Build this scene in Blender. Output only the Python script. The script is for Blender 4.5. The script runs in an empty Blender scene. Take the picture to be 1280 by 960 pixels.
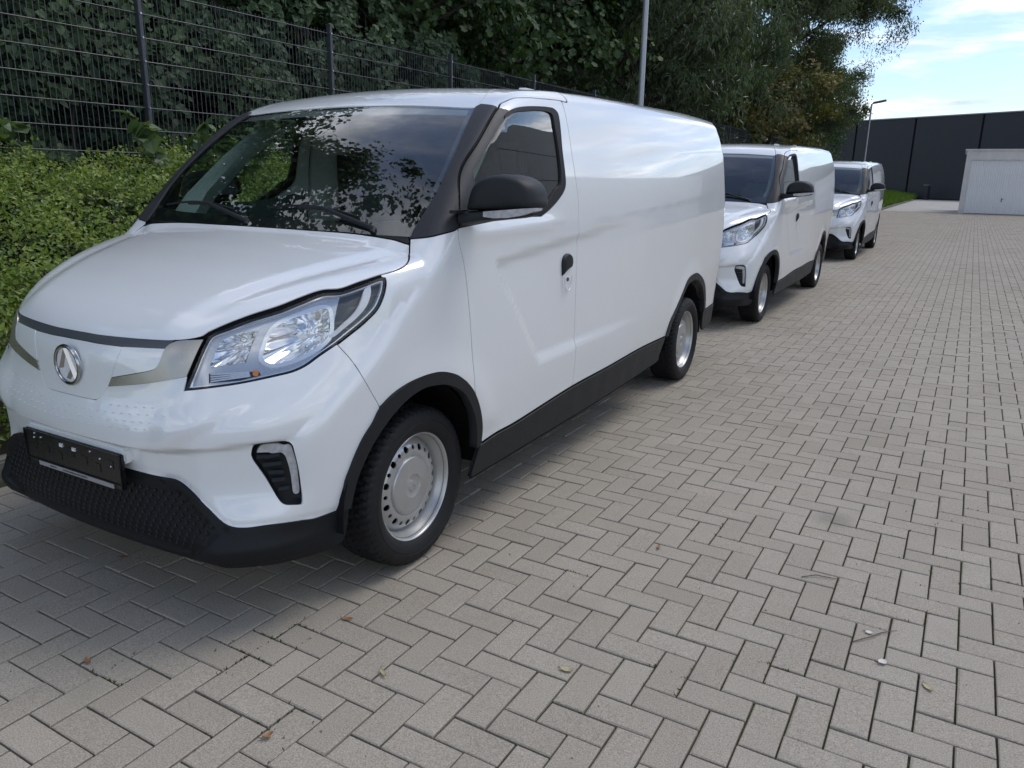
import bpy, bmesh, math, random
import numpy as np
from mathutils import Vector, Matrix
from mathutils.geometry import delaunay_2d_cdt
R=math.radians
C=bpy.context.scene.collection
scn=bpy.context.scene
rng=random.Random(7); npr=np.random.default_rng(7)
# ------------------------------------------------------------------ camera
cam=bpy.data.cameras.new('camera'); camo=bpy.data.objects.new('camera',cam); C.objects.link(camo); scn.camera=camo
cam.sensor_width=36.0; cam.lens=961.2/1280*36.0; cam.clip_start=.05; cam.clip_end=3000
CAM=(2.4399,-2.1810,1.4426); YAW,PITCH,ROLL=.5142,.2631,.0170
def cam_axes(yaw,pitch,roll):
    cy,sy=math.cos(yaw),math.sin(yaw)
    f=Vector((-sy*math.cos(pitch),cy*math.cos(pitch),-math.sin(pitch))); r=Vector((cy,sy,0)); u=r.cross(f)
    r2=math.cos(roll)*r+math.sin(roll)*u; u2=-math.sin(roll)*r+math.cos(roll)*u
    return r2,u2,f
_r,_u,_f=cam_axes(YAW,PITCH,ROLL)
camo.matrix_world=Matrix(((_r.x,_u.x,-_f.x,CAM[0]),(_r.y,_u.y,-_f.y,CAM[1]),(_r.z,_u.z,-_f.z,CAM[2]),(0,0,0,1)))
# ------------------------------------------------------------------ light
SUN_EL,SUN_AZ=R(56),R(30)       # azimuth from +Y towards +X
scn.view_settings.view_transform='Standard'; scn.view_settings.look='None'; scn.view_settings.exposure=0.72; scn.view_settings.gamma=1
sun=bpy.data.lights.new('sun','SUN'); sun.energy=.85; sun.angle=R(30); sun.color=(1,.95,.88)
suno=bpy.data.objects.new('sun',sun); C.objects.link(suno)
sd=Vector((math.sin(SUN_AZ)*math.cos(SUN_EL),math.cos(SUN_AZ)*math.cos(SUN_EL),math.sin(SUN_EL)))
suno.rotation_euler=(-sd).to_track_quat('-Z','Y').to_euler()
# ------------------------------------------------------------------ node helpers
class NT:
    def __init__(s,tree): s.t=tree
    def n(s,typ,**kw):
        nd=s.t.nodes.new(typ)
        for k,v in kw.items():
            if k in nd.inputs.keys() if isinstance(k,str) else False:
                nd.inputs[k].default_value=v
            elif hasattr(nd,k): setattr(nd,k,v)
        return nd
    def l(s,a,b): s.t.links.new(a,b)
    def ramp(s,fac,stops,interp='LINEAR'):
        r=s.n('ShaderNodeValToRGB'); r.color_ramp.interpolation=interp
        e=r.color_ramp.elements
        while len(e)<len(stops): e.new(.5)
        for i,(p,c) in enumerate(stops):
            e[i].position=p; e[i].color=(c if len(c)==4 else (*c,1)) if hasattr(c,'__len__') else (c,c,c,1)
        s.l(fac,r.inputs[0]); return r.outputs[0]
    def math(s,op,a,b=None,clamp=False):
        m=s.n('ShaderNodeMath',operation=op,use_clamp=clamp)
        for i,v in enumerate((a,b)):
            if v is None: continue
            if hasattr(v,'links'): s.l(v,m.inputs[i])
            else: m.inputs[i].default_value=v
        return m.outputs[0]
    def mix(s,f,a,b,mode='MIX'):
        m=s.n('ShaderNodeMix',data_type='RGBA',blend_type=mode)
        for i,v in ((0,f),(6,a),(7,b)):
            if hasattr(v,'links'): s.l(v,m.inputs[i])
            else: m.inputs[i].default_value=v if i==0 else (*v,1) if len(v)==3 else v
        return m.outputs[2]
    def noise(s,vec,scale,detail=4,rough=.55,dist=0,dim='3D'):
        m=s.n('ShaderNodeTexNoise'); m.noise_dimensions=dim
        m.inputs['Scale'].default_value=scale; m.inputs['Detail'].default_value=detail; m.inputs['Roughness'].default_value=rough; m.inputs['Distortion'].default_value=dist
        if vec is not None: s.l(vec,m.inputs['Vector'])
        return m.outputs[0]
def newmat(name):
    m=bpy.data.materials.new(name); m.use_nodes=True; t=NT(m.node_tree)
    b=m.node_tree.nodes['Principled BSDF']
    return m,t,b
def setp(b,**kw):
    names=dict(col='Base Color',rough='Roughness',metal='Metallic',spec='Specular IOR Level',coat='Coat Weight',coatr='Coat Roughness',ior='IOR',trans='Transmission Weight',alpha='Alpha',sheen='Sheen Weight')
    for k,v in kw.items():
        b.inputs[names[k]].default_value=(*v,1) if k=='col' else v
def simple(name,col,rough=.5,metal=0,spec=.5,coat=0,coatr=.05,nscale=None,namt=.15,bump=0,bscale=200):
    m,t,b=newmat(name); setp(b,col=col,rough=rough,metal=metal,spec=spec,coat=coat,coatr=coatr)
    if nscale:
        tc=t.n('ShaderNodeTexCoord'); n=t.noise(tc.outputs['Object'],nscale,5,.6)
        lo=tuple(c*(1-namt) for c in col); hi=tuple(min(1,c*(1+namt)) for c in col)
        t.l(t.ramp(n,[(.3,lo),(.7,hi)]),b.inputs['Base Color'])
        t.l(t.ramp(n,[(.3,max(0,rough-.08)),(.7,min(1,rough+.08))]),b.inputs['Roughness'])
    if bump:
        tc=t.n('ShaderNodeTexCoord'); n=t.noise(tc.outputs['Object'],bscale,3,.6)
        bp=t.n('ShaderNodeBump'); bp.inputs['Strength'].default_value=bump; bp.inputs['Distance'].default_value=.002
        t.l(n,bp.inputs['Height']); t.l(bp.outputs[0],b.inputs['Normal'])
    return m
def glassmat(name,tint,ior=1.5,rough=0.0,dust=0.0,dustcol=(.6,.6,.58),K=1.75):
    m,t,b=newmat(name); m.node_tree.nodes.remove(b); out=m.node_tree.nodes['Material Output']
    tr=t.n('ShaderNodeBsdfTransparent'); tr.inputs[0].default_value=(*tint,1)
    gl=t.n('ShaderNodeBsdfGlossy'); gl.inputs['Roughness'].default_value=rough
    fr=t.n('ShaderNodeFresnel'); ge=t.n('ShaderNodeNewGeometry')
    t.l(t.math('ADD',t.math('MULTIPLY',ge.outputs['Backfacing'],1/ior-ior),ior),fr.inputs[0])
    f2=t.math('MULTIPLY',fr.outputs[0],K,True)
    mx=t.n('ShaderNodeMixShader'); t.l(f2,mx.inputs[0]); t.l(tr.outputs[0],mx.inputs[1]); t.l(gl.outputs[0],mx.inputs[2])
    if dust:
        df=t.n('ShaderNodeBsdfDiffuse'); df.inputs[0].default_value=(*dustcol,1)
        tc=t.n('ShaderNodeTexCoord'); n=t.noise(tc.outputs['Object'],3,6,.7); n2=t.noise(tc.outputs['Object'],90,2,.6)
        f=t.math('MULTIPLY',t.ramp(n,[(.35,0),(.75,1)]),t.ramp(n2,[(.4,.3),(.7,1)])); f=t.math('MULTIPLY',f,dust)
        m2=t.n('ShaderNodeMixShader'); t.l(f,m2.inputs[0]); t.l(mx.outputs[0],m2.inputs[1]); t.l(df.outputs[0],m2.inputs[2]); mx=m2
    t.l(mx.outputs[0],out.inputs[0]); return m

# ------------------------------------------------------------------ sky
W=bpy.data.worlds.new('World'); scn.world=W; W.use_nodes=True
wt=NT(W.node_tree); bg=W.node_tree.nodes['Background']
sky=wt.n('ShaderNodeTexSky',sky_type='NISHITA'); sky.sun_disc=False; sky.sun_elevation=SUN_EL; sky.sun_rotation=SUN_AZ
sky.air_density=1.0; sky.dust_density=.6; sky.ozone_density=1.6
tc=wt.n('ShaderNodeTexCoord'); sep=wt.n('ShaderNodeSeparateXYZ'); wt.l(tc.outputs['Generated'],sep.inputs[0])
sat=None
den=wt.math('ADD',wt.math('MAXIMUM',sep.outputs[2],0.0),.085)
cx=wt.math('DIVIDE',sep.outputs[0],den); cy=wt.math('DIVIDE',sep.outputs[1],den)
cmb=wt.n('ShaderNodeCombineXYZ'); wt.l(cx,cmb.inputs[0]); wt.l(wt.math('MULTIPLY',cy,1.0),cmb.inputs[1]); cmb.inputs[2].default_value=12.6
n1=wt.noise(cmb.outputs[0],.80,10,.60,.3)
n2=wt.noise(cmb.outputs[0],2.1,8,.62,.2)
cov=wt.ramp(n1,[(.44,0),(.50,.22),(.57,.80),(.70,1)])
body=wt.ramp(n2,[(.28,.42),(.45,.80),(.57,1.25),(.70,2.1)])
hz=wt.ramp(sep.outputs[2],[(0.0,.35),(.12,0.0)])
cov2=wt.math('ADD',wt.math('MULTIPLY',cov,.93),.03,True)
cloudc=wt.mix(1.0,(8.2*.97,8.2*.985,8.2*1.02),body,'MULTIPLY')
skyc=wt.mix(1.0,sky.outputs[0],(.95*.90,.95*.96,.95*1.05),'MULTIPLY')
mixc=wt.mix(cov2,skyc,cloudc)
wt.l(mixc,bg.inputs[0]); bg.inputs[1].default_value=.1
# ------------------------------------------------------------------ materials
M={}
def paint(name,col):
    m,t,b=newmat(name); setp(b,col=col,rough=.32,spec=.5,coat=1.0,coatr=.02); b.inputs['Coat IOR'].default_value=1.72
    tc=t.n('ShaderNodeTexCoord'); n=t.noise(tc.outputs['Object'],1.6,6,.65)
    t.l(t.ramp(n,[(.30,tuple(c*.965 for c in col)),(.65,col)]),b.inputs['Base Color'])
    # road film low down, uneven
    n2=t.noise(tc.outputs['Object'],7,5,.7)
    t.l(t.ramp(n2,[(.35,.015),(.8,.07)]),b.inputs['Coat Roughness'])
    return m
M['white']=paint('white_paint',(.80,.818,.825))
M['bumperblack']=simple('bumper_black',(.009,.010,.012),.52,spec=.26,nscale=9,namt=.18,bump=.25,bscale=900)
M['grille']=simple('grille_black',(.007,.008,.010),.42,spec=.4)
M['emblem']=simple('emblem_chrome',(.42,.43,.43),.10,metal=1)
M['black']=simple('black_plastic',(.014,.016,.018),.52,spec=.32,nscale=9,namt=.18,bump=.25,bscale=900)
M['pillar']=simple('pillar_plastic',(.027,.027,.030),.50,spec=.42,nscale=6,namt=.12,bump=.3,bscale=1100)
M['gloss_black']=simple('gloss_black',(.075,.082,.088),.24,spec=.5)
M['rubber']=simple('rubber_seal',(.012,.012,.013),.6,spec=.3)
M['gap']=simple('gap_rubber',(.006,.006,.007),.9,spec=.1)
M['well']=simple('wheel_well_liner',(.006,.0065,.008),.85,spec=.2,nscale=12,namt=.3)
M['silver']=simple('satin_silver',(.42,.40,.365),.27,metal=.72,nscale=3,namt=.05)
M['chrome']=simple('chrome',(.82,.83,.84),.06,metal=1)
M['reflector']=simple('lamp_reflector',(.88,.89,.90),.10,metal=1)
M['lampwhite']=simple('lamp_chrome_satin',(.80,.80,.80),.22,metal=.75)
M['lampgrey']=simple('lamp_grey_bezel',(.52,.53,.55),.24,metal=.75)
M['lampdark']=simple('lamp_dark_bezel',(.03,.032,.036),.25)
M['amber']=simple('amber_bulb',(.75,.25,.02),.2)
M['red']=simple('red_lens',(.45,.015,.02),.12,coat=.6)
M['led']=simple('light_guide',(.78,.79,.80),.18,spec=.6)
M['drl']=simple('drl_lens',(.44,.44,.45),.15,spec=.7,nscale=55,namt=.22)
M['tyre']=simple('tyre_rubber',(.011,.011,.012),.66,spec=.35,nscale=22,namt=.35,bump=.2,bscale=400)
M['rim']=simple('rim_silver',(.50,.50,.49),.34,metal=.62,spec=.6,nscale=9,namt=.06)
M['glass']=glassmat('windscreen_glass',(.88,.97,.93),1.52,0,.005,K=2.6)
M['sideglass']=glassmat('side_glass',(.80,.88,.84),1.55,0,.008,K=3.0)
M['lens']=glassmat('lamp_lens',(.95,.96,.97),1.45,0,.03)
M['frit']=simple('frit_black',(.006,.007,.008),.35,spec=.5)
M['fritgrey']=simple('sun_band_grey',(.20,.20,.21),.5)
M['dash']=simple('dashboard_plastic',(.075,.115,.108),.6,nscale=8,namt=.15)
M['trim_in']=simple('interior_grey_trim',(.20,.25,.235),.7)
M['seat']=simple('seat_fabric',(.05,.055,.06),.9,nscale=60,namt=.3)
M['plate']=simple('plate_holder_black',(.008,.009,.010),.28,spec=.5,nscale=30,namt=.3)
M['plategrey']=simple('plate_strip_grey',(.30,.30,.31),.45)
M['ink']=simple('print_ink',(.05,.05,.055),.5)
M['under']=simple('underbody',(.012,.012,.013),.8)

# ------------------------------------------------------------------ body surface of the van: outside > 0, inside < 0
import numpy as np
def sstep(a,b,x):
    t=np.clip((x-a)/(b-a),0,1); return t*t*(3-2*t)
def pch(xs,ys,x):
    # monotone-ish cubic hermite (finite difference tangents), linear ends
    xs=np.asarray(xs,float);ys=np.asarray(ys,float)
    h=np.diff(xs);d=np.diff(ys)/h
    m=np.empty(len(xs));m[0]=d[0];m[-1]=d[-1]
    for i in range(1,len(xs)-1):
        m[i]=0 if d[i-1]*d[i]<=0 and abs(d[i-1]-d[i])<0 else (d[i-1]*h[i]+d[i]*h[i-1])/(h[i]+h[i-1])
    i=np.clip(np.searchsorted(xs,x)-1,0,len(h)-1)
    t=(x-xs[i])/h[i]
    lo=t<0;hi=t>1
    tt=np.clip(t,0,1)
    v=(1+2*tt)*(1-tt)**2*ys[i]+tt*(1-tt)**2*h[i]*m[i]+tt*tt*(3-2*tt)*ys[i+1]+tt*tt*(tt-1)*h[i]*m[i+1]
    v=np.where(lo,ys[0]+m[0]*(x-xs[0]),v); v=np.where(hi,ys[-1]+m[-1]*(x-xs[-1]),v)
    return v
ZS=[.15,.30,.44,.58,.80,1.0,1.12,1.22,1.35,1.456,1.58,1.66,1.73,1.78,1.90]
XS=[.845,.858,.870,.879,.883,.881,.877,.871,.857,.841,.816,.797,.777,.760,.715]
def side_w(y,z):
    w=pch(ZS,XS,z)
    w=w-np.interp(z,[.6,.8,1.2,1.42,1.64],[.0135,.0118,.0098,.0085,.0062])*np.maximum(0,y-1.3)**2
    # cab narrows forward: greenhouse and nose
    g=sstep(1.1,1.5,z)
    w=w-g*.045*np.clip((1.0-y)/1.0,0,2)**2
    w=w-.085*np.clip((.15-y)/.6,0,2)**2*(1-.5*g)
    return w
def top_z(x,y):
    ax=np.abs(x)
    hood=pch([-1.0,-.80,-.745,-.6,-.4,-.2,0,.12,.3],[.80,.915,.952,1.034,1.108,1.158,1.200,1.224,1.26],y)-.020*(ax/.6)**2
    ws=1.216+(y-.060)*.892+.03*np.sin(np.clip((y-.06)/.575,0,1)*np.pi)-.016*(ax/.66)**2+.012
    roof=pch([.3,.50,.64,.75,.9,1.1,1.5,2.5,3.8,4.1,4.3],[1.50,1.66,1.745,1.79,1.829,1.853,1.876,1.902,1.918,1.914,1.905],y)-.035*(ax/.75)**2
    a=smin(ws,roof,.02)
    return np.maximum(hood,a) , hood, a
def smin(a,b,r):
    h=np.maximum(r-np.abs(a-b),0); return np.minimum(a,b)-h*h/(4*r)
def smax(a,b,r):
    h=np.maximum(r-np.abs(a-b),0); return np.maximum(a,b)+h*h/(4*r)
PZ=[.10,.20,.24,.30,.40,.50,.60,.70,.78,.85,.92,.97,1.1]
PY=[-.66,-.725,-.755,-.785,-.80,-.800,-.803,-.800,-.784,-.776,-.766,-.755,-.70]
def front_y(x,z):
    ax=np.abs(x)
    wl=1-sstep(.28,.48,z); wh=sstep(.68,.97,z); wm=1-wl-wh
    k=lambda a,x0,c: a*ax**2+c*np.maximum(0,ax-x0)**1.5
    return pch(PZ,PY,z)+wl*k(.10,.58,2.1)+wm*k(.19,.52,1.40)+wh*k(.30,.42,1.30)
def bump_side(y,z): return 0*y
def body_f(P):
    x,y,z=P[:,0],P[:,1],P[:,2]; ax=np.abs(x)
    fs=ax-side_w(y,z)-bump_side(y,z)
    e=.004
    T,hood,gh=top_z(x,y)
    # hood & greenhouse normalised
    hy=(top_z(x,y+e)[1]-top_z(x,y-e)[1])/(2*e); gy=(top_z(x,y+e)[2]-top_z(x,y-e)[2])/(2*e)
    fh=(z-hood)/np.sqrt(1+hy*hy); fg=(z-gh)/np.sqrt(1+gy*gy)
    fy=(front_y(x+e,z)-front_y(x-e,z))/(2*e); fz=(front_y(x,z+e)-front_y(x,z-e))/(2*e)
    ff=(front_y(x,z)-y)/np.sqrt(1+fy*fy+fz*fz)
    rear=4.21-.10*np.clip((z-1.1)/.8,0,1)**2-.08*(ax/.8)**2*0
    fr=(y-rear)
    ft=np.minimum(fh,fg)   # union of hood volume and greenhouse
    rside=.05+.05*sstep(1.0,.0,y)*sstep(1.15,1.3,z)
    a=smax(ff,fh,.07)            # nose
    nose=smax(smax(a,fs,.075),y-.50,.01)
    gre=smax(smax(fg,fs,.07),fr,.06)
    low=np.minimum(nose,smax(smax(gre,ff,.02),0*gre-9,.01))
    return low
def body_n(P,e=.002):
    g=np.stack([body_f(P+e*np.eye(3)[i])-body_f(P-e*np.eye(3)[i]) for i in range(3)],1)
    return g/np.linalg.norm(g,axis=1,keepdims=True)
def cast(O,D,t0,t1,n=120):
    """first outside->inside crossing along rays"""
    O=np.atleast_2d(O).astype(float);D=np.broadcast_to(D,O.shape)
    ts=np.linspace(t0,t1,n); lo=np.full(len(O),np.nan);hi=lo.copy()
    prev=body_f(O+D*t0)
    for k in range(1,n):
        cur=body_f(O+D*ts[k]); m=np.isnan(lo)&(prev>0)&(cur<=0)
        lo[m]=ts[k-1];hi[m]=ts[k]; prev=cur
    bad=np.isnan(lo)
    lo=np.where(bad,0,lo);hi=np.where(bad,0,hi)
    for _ in range(22):
        mid=(lo+hi)/2; v=body_f(O+D*mid[:,None]); up=v>0
        lo=np.where(up,mid,lo);hi=np.where(up,hi,mid)
    R=O+D*((lo+hi)/2)[:,None]; R[bad]=np.nan
    return R

P3 = {
 'hood_side': [(0.502,-0.637,0.969), (0.539,-0.591,0.994), (0.578,-0.538,1.016), (0.630,-0.462,1.041), (0.660,-0.405,1.062), (0.695,-0.340,1.082), (0.730,-0.297,1.084), (0.759,-0.232,1.102), (0.788,-0.164,1.120), (0.810,-0.106,1.131), (0.815,-0.059,1.146), (0.778,0.009,1.168), (0.744,0.057,1.205)],
 'hood_front': [(0.502,-0.637,0.969), (0.492,-0.651,0.958), (0.463,-0.674,0.950), (0.417,-0.697,0.945), (0.292,-0.722,0.938), (0.119,-0.741,0.934), (0.047,-0.743,0.934)],
 'strip_bot': [(0.408,-0.706,0.933), (0.397,-0.713,0.922), (0.237,-0.743,0.913), (0.114,-0.754,0.912), (0.062,-0.755,0.913)],
 'trim_outer': [(0.498,-0.652,0.950), (0.478,-0.708,0.843), (0.386,-0.743,0.821), (0.303,-0.760,0.804), (0.186,-0.776,0.784)],
 'insert': [(0.237,-0.743,0.913), (0.398,-0.714,0.921), (0.385,-0.734,0.870), (0.368,-0.740,0.856), (0.340,-0.747,0.847), (0.201,-0.770,0.814)],
 'centre_panel': [(0.237,-0.743,0.913), (0.223,-0.758,0.876), (0.201,-0.770,0.816), (0.186,-0.776,0.784), (0.162,-0.784,0.754), (0.137,-0.789,0.736), (0.087,-0.792,0.733), (0.020,-0.794,0.733)],
 'bump_bot': [(0.239,-0.789,0.516), (0.356,-0.776,0.512), (0.431,-0.765,0.512), (0.458,-0.760,0.503), (0.502,-0.752,0.477), (0.557,-0.737,0.435), (0.600,-0.721,0.397), (0.623,-0.708,0.384), (0.655,-0.681,0.378), (0.699,-0.631,0.379), (0.752,-0.539,0.369), (0.763,-0.501,0.362), (0.790,-0.410,0.365)],
 'arch_out': [(0.790,-0.410,0.365), (0.803,-0.392,0.469), (0.807,-0.381,0.494), (0.817,-0.355,0.550), (0.826,-0.326,0.599), (0.837,-0.285,0.646), (0.843,-0.255,0.688), (0.854,-0.198,0.724), (0.864,-0.133,0.748), (0.873,-0.058,0.759), (0.879,0.024,0.757), (0.882,0.083,0.744), (0.883,0.148,0.719), (0.882,0.209,0.681), (0.881,0.255,0.640), (0.879,0.295,0.584), (0.876,0.324,0.524), (0.872,0.341,0.460), (0.866,0.341,0.392)],
 'arch_in': [(0.799,-0.374,0.365), (0.812,-0.352,0.457), (0.817,-0.340,0.487), (0.825,-0.315,0.534), (0.835,-0.280,0.583), (0.848,-0.227,0.637), (0.858,-0.170,0.678), (0.866,-0.110,0.705), (0.873,-0.046,0.718), (0.879,0.023,0.713), (0.881,0.076,0.703), (0.882,0.140,0.676), (0.881,0.202,0.635), (0.879,0.250,0.575), (0.876,0.282,0.520), (0.871,0.302,0.450), (0.865,0.311,0.380)],
 'sill': [(0.853,0.332,0.240), (0.865,0.343,0.382), (0.866,0.475,0.393), (0.866,0.611,0.394), (0.869,1.216,0.429), (0.868,1.679,0.435), (0.859,2.198,0.443), (0.842,2.712,0.428)],
 'sill_bot': [(0.854,0.288,0.255), (0.855,0.946,0.260), (0.853,1.736,0.267), (0.834,2.589,0.281)],
 'rarch_out': [(0.842,2.712,0.428), (0.847,2.761,0.518), (0.847,2.859,0.603), (0.846,2.980,0.691), (0.844,3.104,0.772), (0.838,3.238,0.792), (0.833,3.355,0.789), (0.824,3.494,0.754), (0.813,3.633,0.690), (0.799,3.738,0.597), (0.785,3.822,0.446)],
 'fend_bump': [(0.759,-0.354,0.912), (0.795,-0.327,0.856), (0.831,-0.313,0.796), (0.843,-0.260,0.701)],
 'fog': [(0.660,-0.647,0.604), (0.664,-0.642,0.628), (0.671,-0.634,0.641), (0.688,-0.614,0.643), (0.711,-0.584,0.642), (0.732,-0.557,0.637), (0.740,-0.551,0.626), (0.745,-0.548,0.601), (0.749,-0.541,0.553), (0.751,-0.536,0.501), (0.753,-0.536,0.427), (0.752,-0.540,0.424), (0.740,-0.560,0.427), (0.725,-0.580,0.432), (0.716,-0.589,0.440), (0.703,-0.598,0.464), (0.684,-0.619,0.523), (0.662,-0.644,0.588)],
 'drl': [(0.671,-0.634,0.607), (0.680,-0.624,0.628), (0.691,-0.610,0.632), (0.717,-0.575,0.629), (0.736,-0.555,0.625), (0.743,-0.550,0.601), (0.748,-0.543,0.559), (0.749,-0.539,0.507), (0.749,-0.539,0.460), (0.744,-0.547,0.457), (0.739,-0.555,0.461), (0.735,-0.559,0.516), (0.731,-0.565,0.562), (0.726,-0.572,0.591), (0.719,-0.579,0.601), (0.703,-0.597,0.603)],
 'slats': [(0.682,-0.622,0.564), (0.720,-0.579,0.564), (0.693,-0.610,0.537), (0.723,-0.574,0.534), (0.697,-0.603,0.510), (0.724,-0.571,0.510), (0.709,-0.589,0.479), (0.732,-0.562,0.480)],
 'HL': [(0.475,-0.723,0.800), (0.489,-0.697,0.857), (0.500,-0.664,0.922), (0.508,-0.637,0.962), (0.543,-0.595,0.984), (0.582,-0.544,1.006), (0.635,-0.469,1.030), (0.666,-0.413,1.051), (0.700,-0.346,1.074), (0.734,-0.302,1.076), (0.765,-0.239,1.093), (0.796,-0.165,1.113), (0.804,-0.157,1.110), (0.810,-0.160,1.099), (0.816,-0.174,1.069), (0.816,-0.191,1.039), (0.812,-0.210,1.012), (0.795,-0.261,0.971), (0.774,-0.313,0.937), (0.759,-0.354,0.912), (0.738,-0.408,0.883), (0.719,-0.458,0.855), (0.699,-0.496,0.841), (0.679,-0.528,0.835), (0.607,-0.622,0.818), (0.541,-0.686,0.809)],
 'HLbowl': [(0.629,-0.539,0.907), (0.632,-0.547,0.890), (0.651,-0.534,0.874), (0.678,-0.497,0.877), (0.706,-0.447,0.893), (0.729,-0.396,0.919), (0.740,-0.365,0.946), (0.734,-0.352,1.007), (0.727,-0.353,1.026), (0.713,-0.372,1.028), (0.686,-0.418,1.015), (0.660,-0.462,0.998), (0.648,-0.481,0.988), (0.632,-0.513,0.953)],
 'HLsmall': [(0.535,-0.623,0.948), (0.525,-0.666,0.871), (0.600,-0.588,0.882), (0.602,-0.559,0.932), (0.610,-0.536,0.970), (0.574,-0.575,0.972)],
 'HLdrl': [(0.785,-0.207,1.095), (0.780,-0.230,1.083), (0.784,-0.251,1.047), (0.780,-0.274,1.014), (0.757,-0.329,0.967), (0.740,-0.367,0.939), (0.747,-0.358,0.936), (0.764,-0.321,0.959), (0.784,-0.274,0.993), (0.796,-0.238,1.029), (0.795,-0.216,1.069)],
 'HLturn': [(0.527,-0.673,0.854), (0.534,-0.682,0.827), (0.603,-0.617,0.832), (0.641,-0.567,0.844), (0.634,-0.568,0.855)],
 'ws': [(0.655,0.634,1.714), (0.691,0.507,1.626), (0.745,0.238,1.391), (0.733,0.115,1.266), (0.734,0.072,1.221)],
 'pillar_out': [(0.857,0.201,1.260), (0.789,0.307,1.445), (0.773,0.470,1.582), (0.749,0.619,1.690), (0.739,0.674,1.721)],
 'door_top': [(0.735,0.730,1.743), (0.736,0.794,1.761), (0.743,0.851,1.769), (0.752,0.997,1.779), (0.752,1.141,1.786), (0.753,1.221,1.788)],
 'doorB': [(0.774,1.223,1.738), (0.795,1.220,1.667), (0.824,1.214,1.545), (0.841,1.218,1.456), (0.857,1.227,1.353), (0.874,1.219,1.179), (0.877,1.227,1.122), (0.881,1.220,1.004), (0.883,1.219,0.819), (0.880,1.218,0.593), (0.869,1.215,0.432)],
 'doorF': [(0.857,0.201,1.260), (0.867,0.195,1.209), (0.876,0.212,1.129), (0.882,0.237,0.978), (0.883,0.258,0.789), (0.881,0.268,0.640)],
 'win_out': [(0.816,0.346,1.447), (0.787,0.595,1.641), (0.781,0.653,1.676), (0.775,0.695,1.698), (0.774,0.763,1.717), (0.774,0.831,1.728), (0.774,0.939,1.738), (0.772,1.056,1.744), (0.773,1.114,1.742), (0.778,1.141,1.727), (0.787,1.141,1.697), (0.819,1.115,1.565), (0.848,1.103,1.412), (0.852,1.083,1.387), (0.857,1.020,1.349), (0.862,0.913,1.304), (0.865,0.836,1.281)],
 'glass': [(0.817,0.369,1.459), (0.807,0.481,1.548), (0.793,0.591,1.629), (0.785,0.658,1.671), (0.781,0.744,1.700), (0.781,0.831,1.711), (0.779,1.035,1.724), (0.782,1.078,1.714), (0.796,1.078,1.665), (0.847,1.052,1.419), (0.851,1.002,1.393), (0.859,0.903,1.334), (0.864,0.808,1.289), (0.853,0.327,1.298)],
 'belt': [(0.730,0.074,1.223), (0.818,0.093,1.233), (0.856,0.174,1.251), (0.858,0.213,1.256), (0.859,0.327,1.269), (0.860,0.419,1.275), (0.861,0.590,1.286)],
 'pillarwhite': [(0.665,0.661,1.728), (0.738,0.661,1.716), (0.747,0.662,1.712), (0.771,0.702,1.705)],
 'ditch': [(0.652,0.642,1.719), (0.641,0.700,1.746), (0.597,0.828,1.791), (0.563,0.934,1.815)],
 'stripend': [(0.717,1.283,1.824), (0.753,1.288,1.790), (0.753,1.230,1.789)],
}

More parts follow.
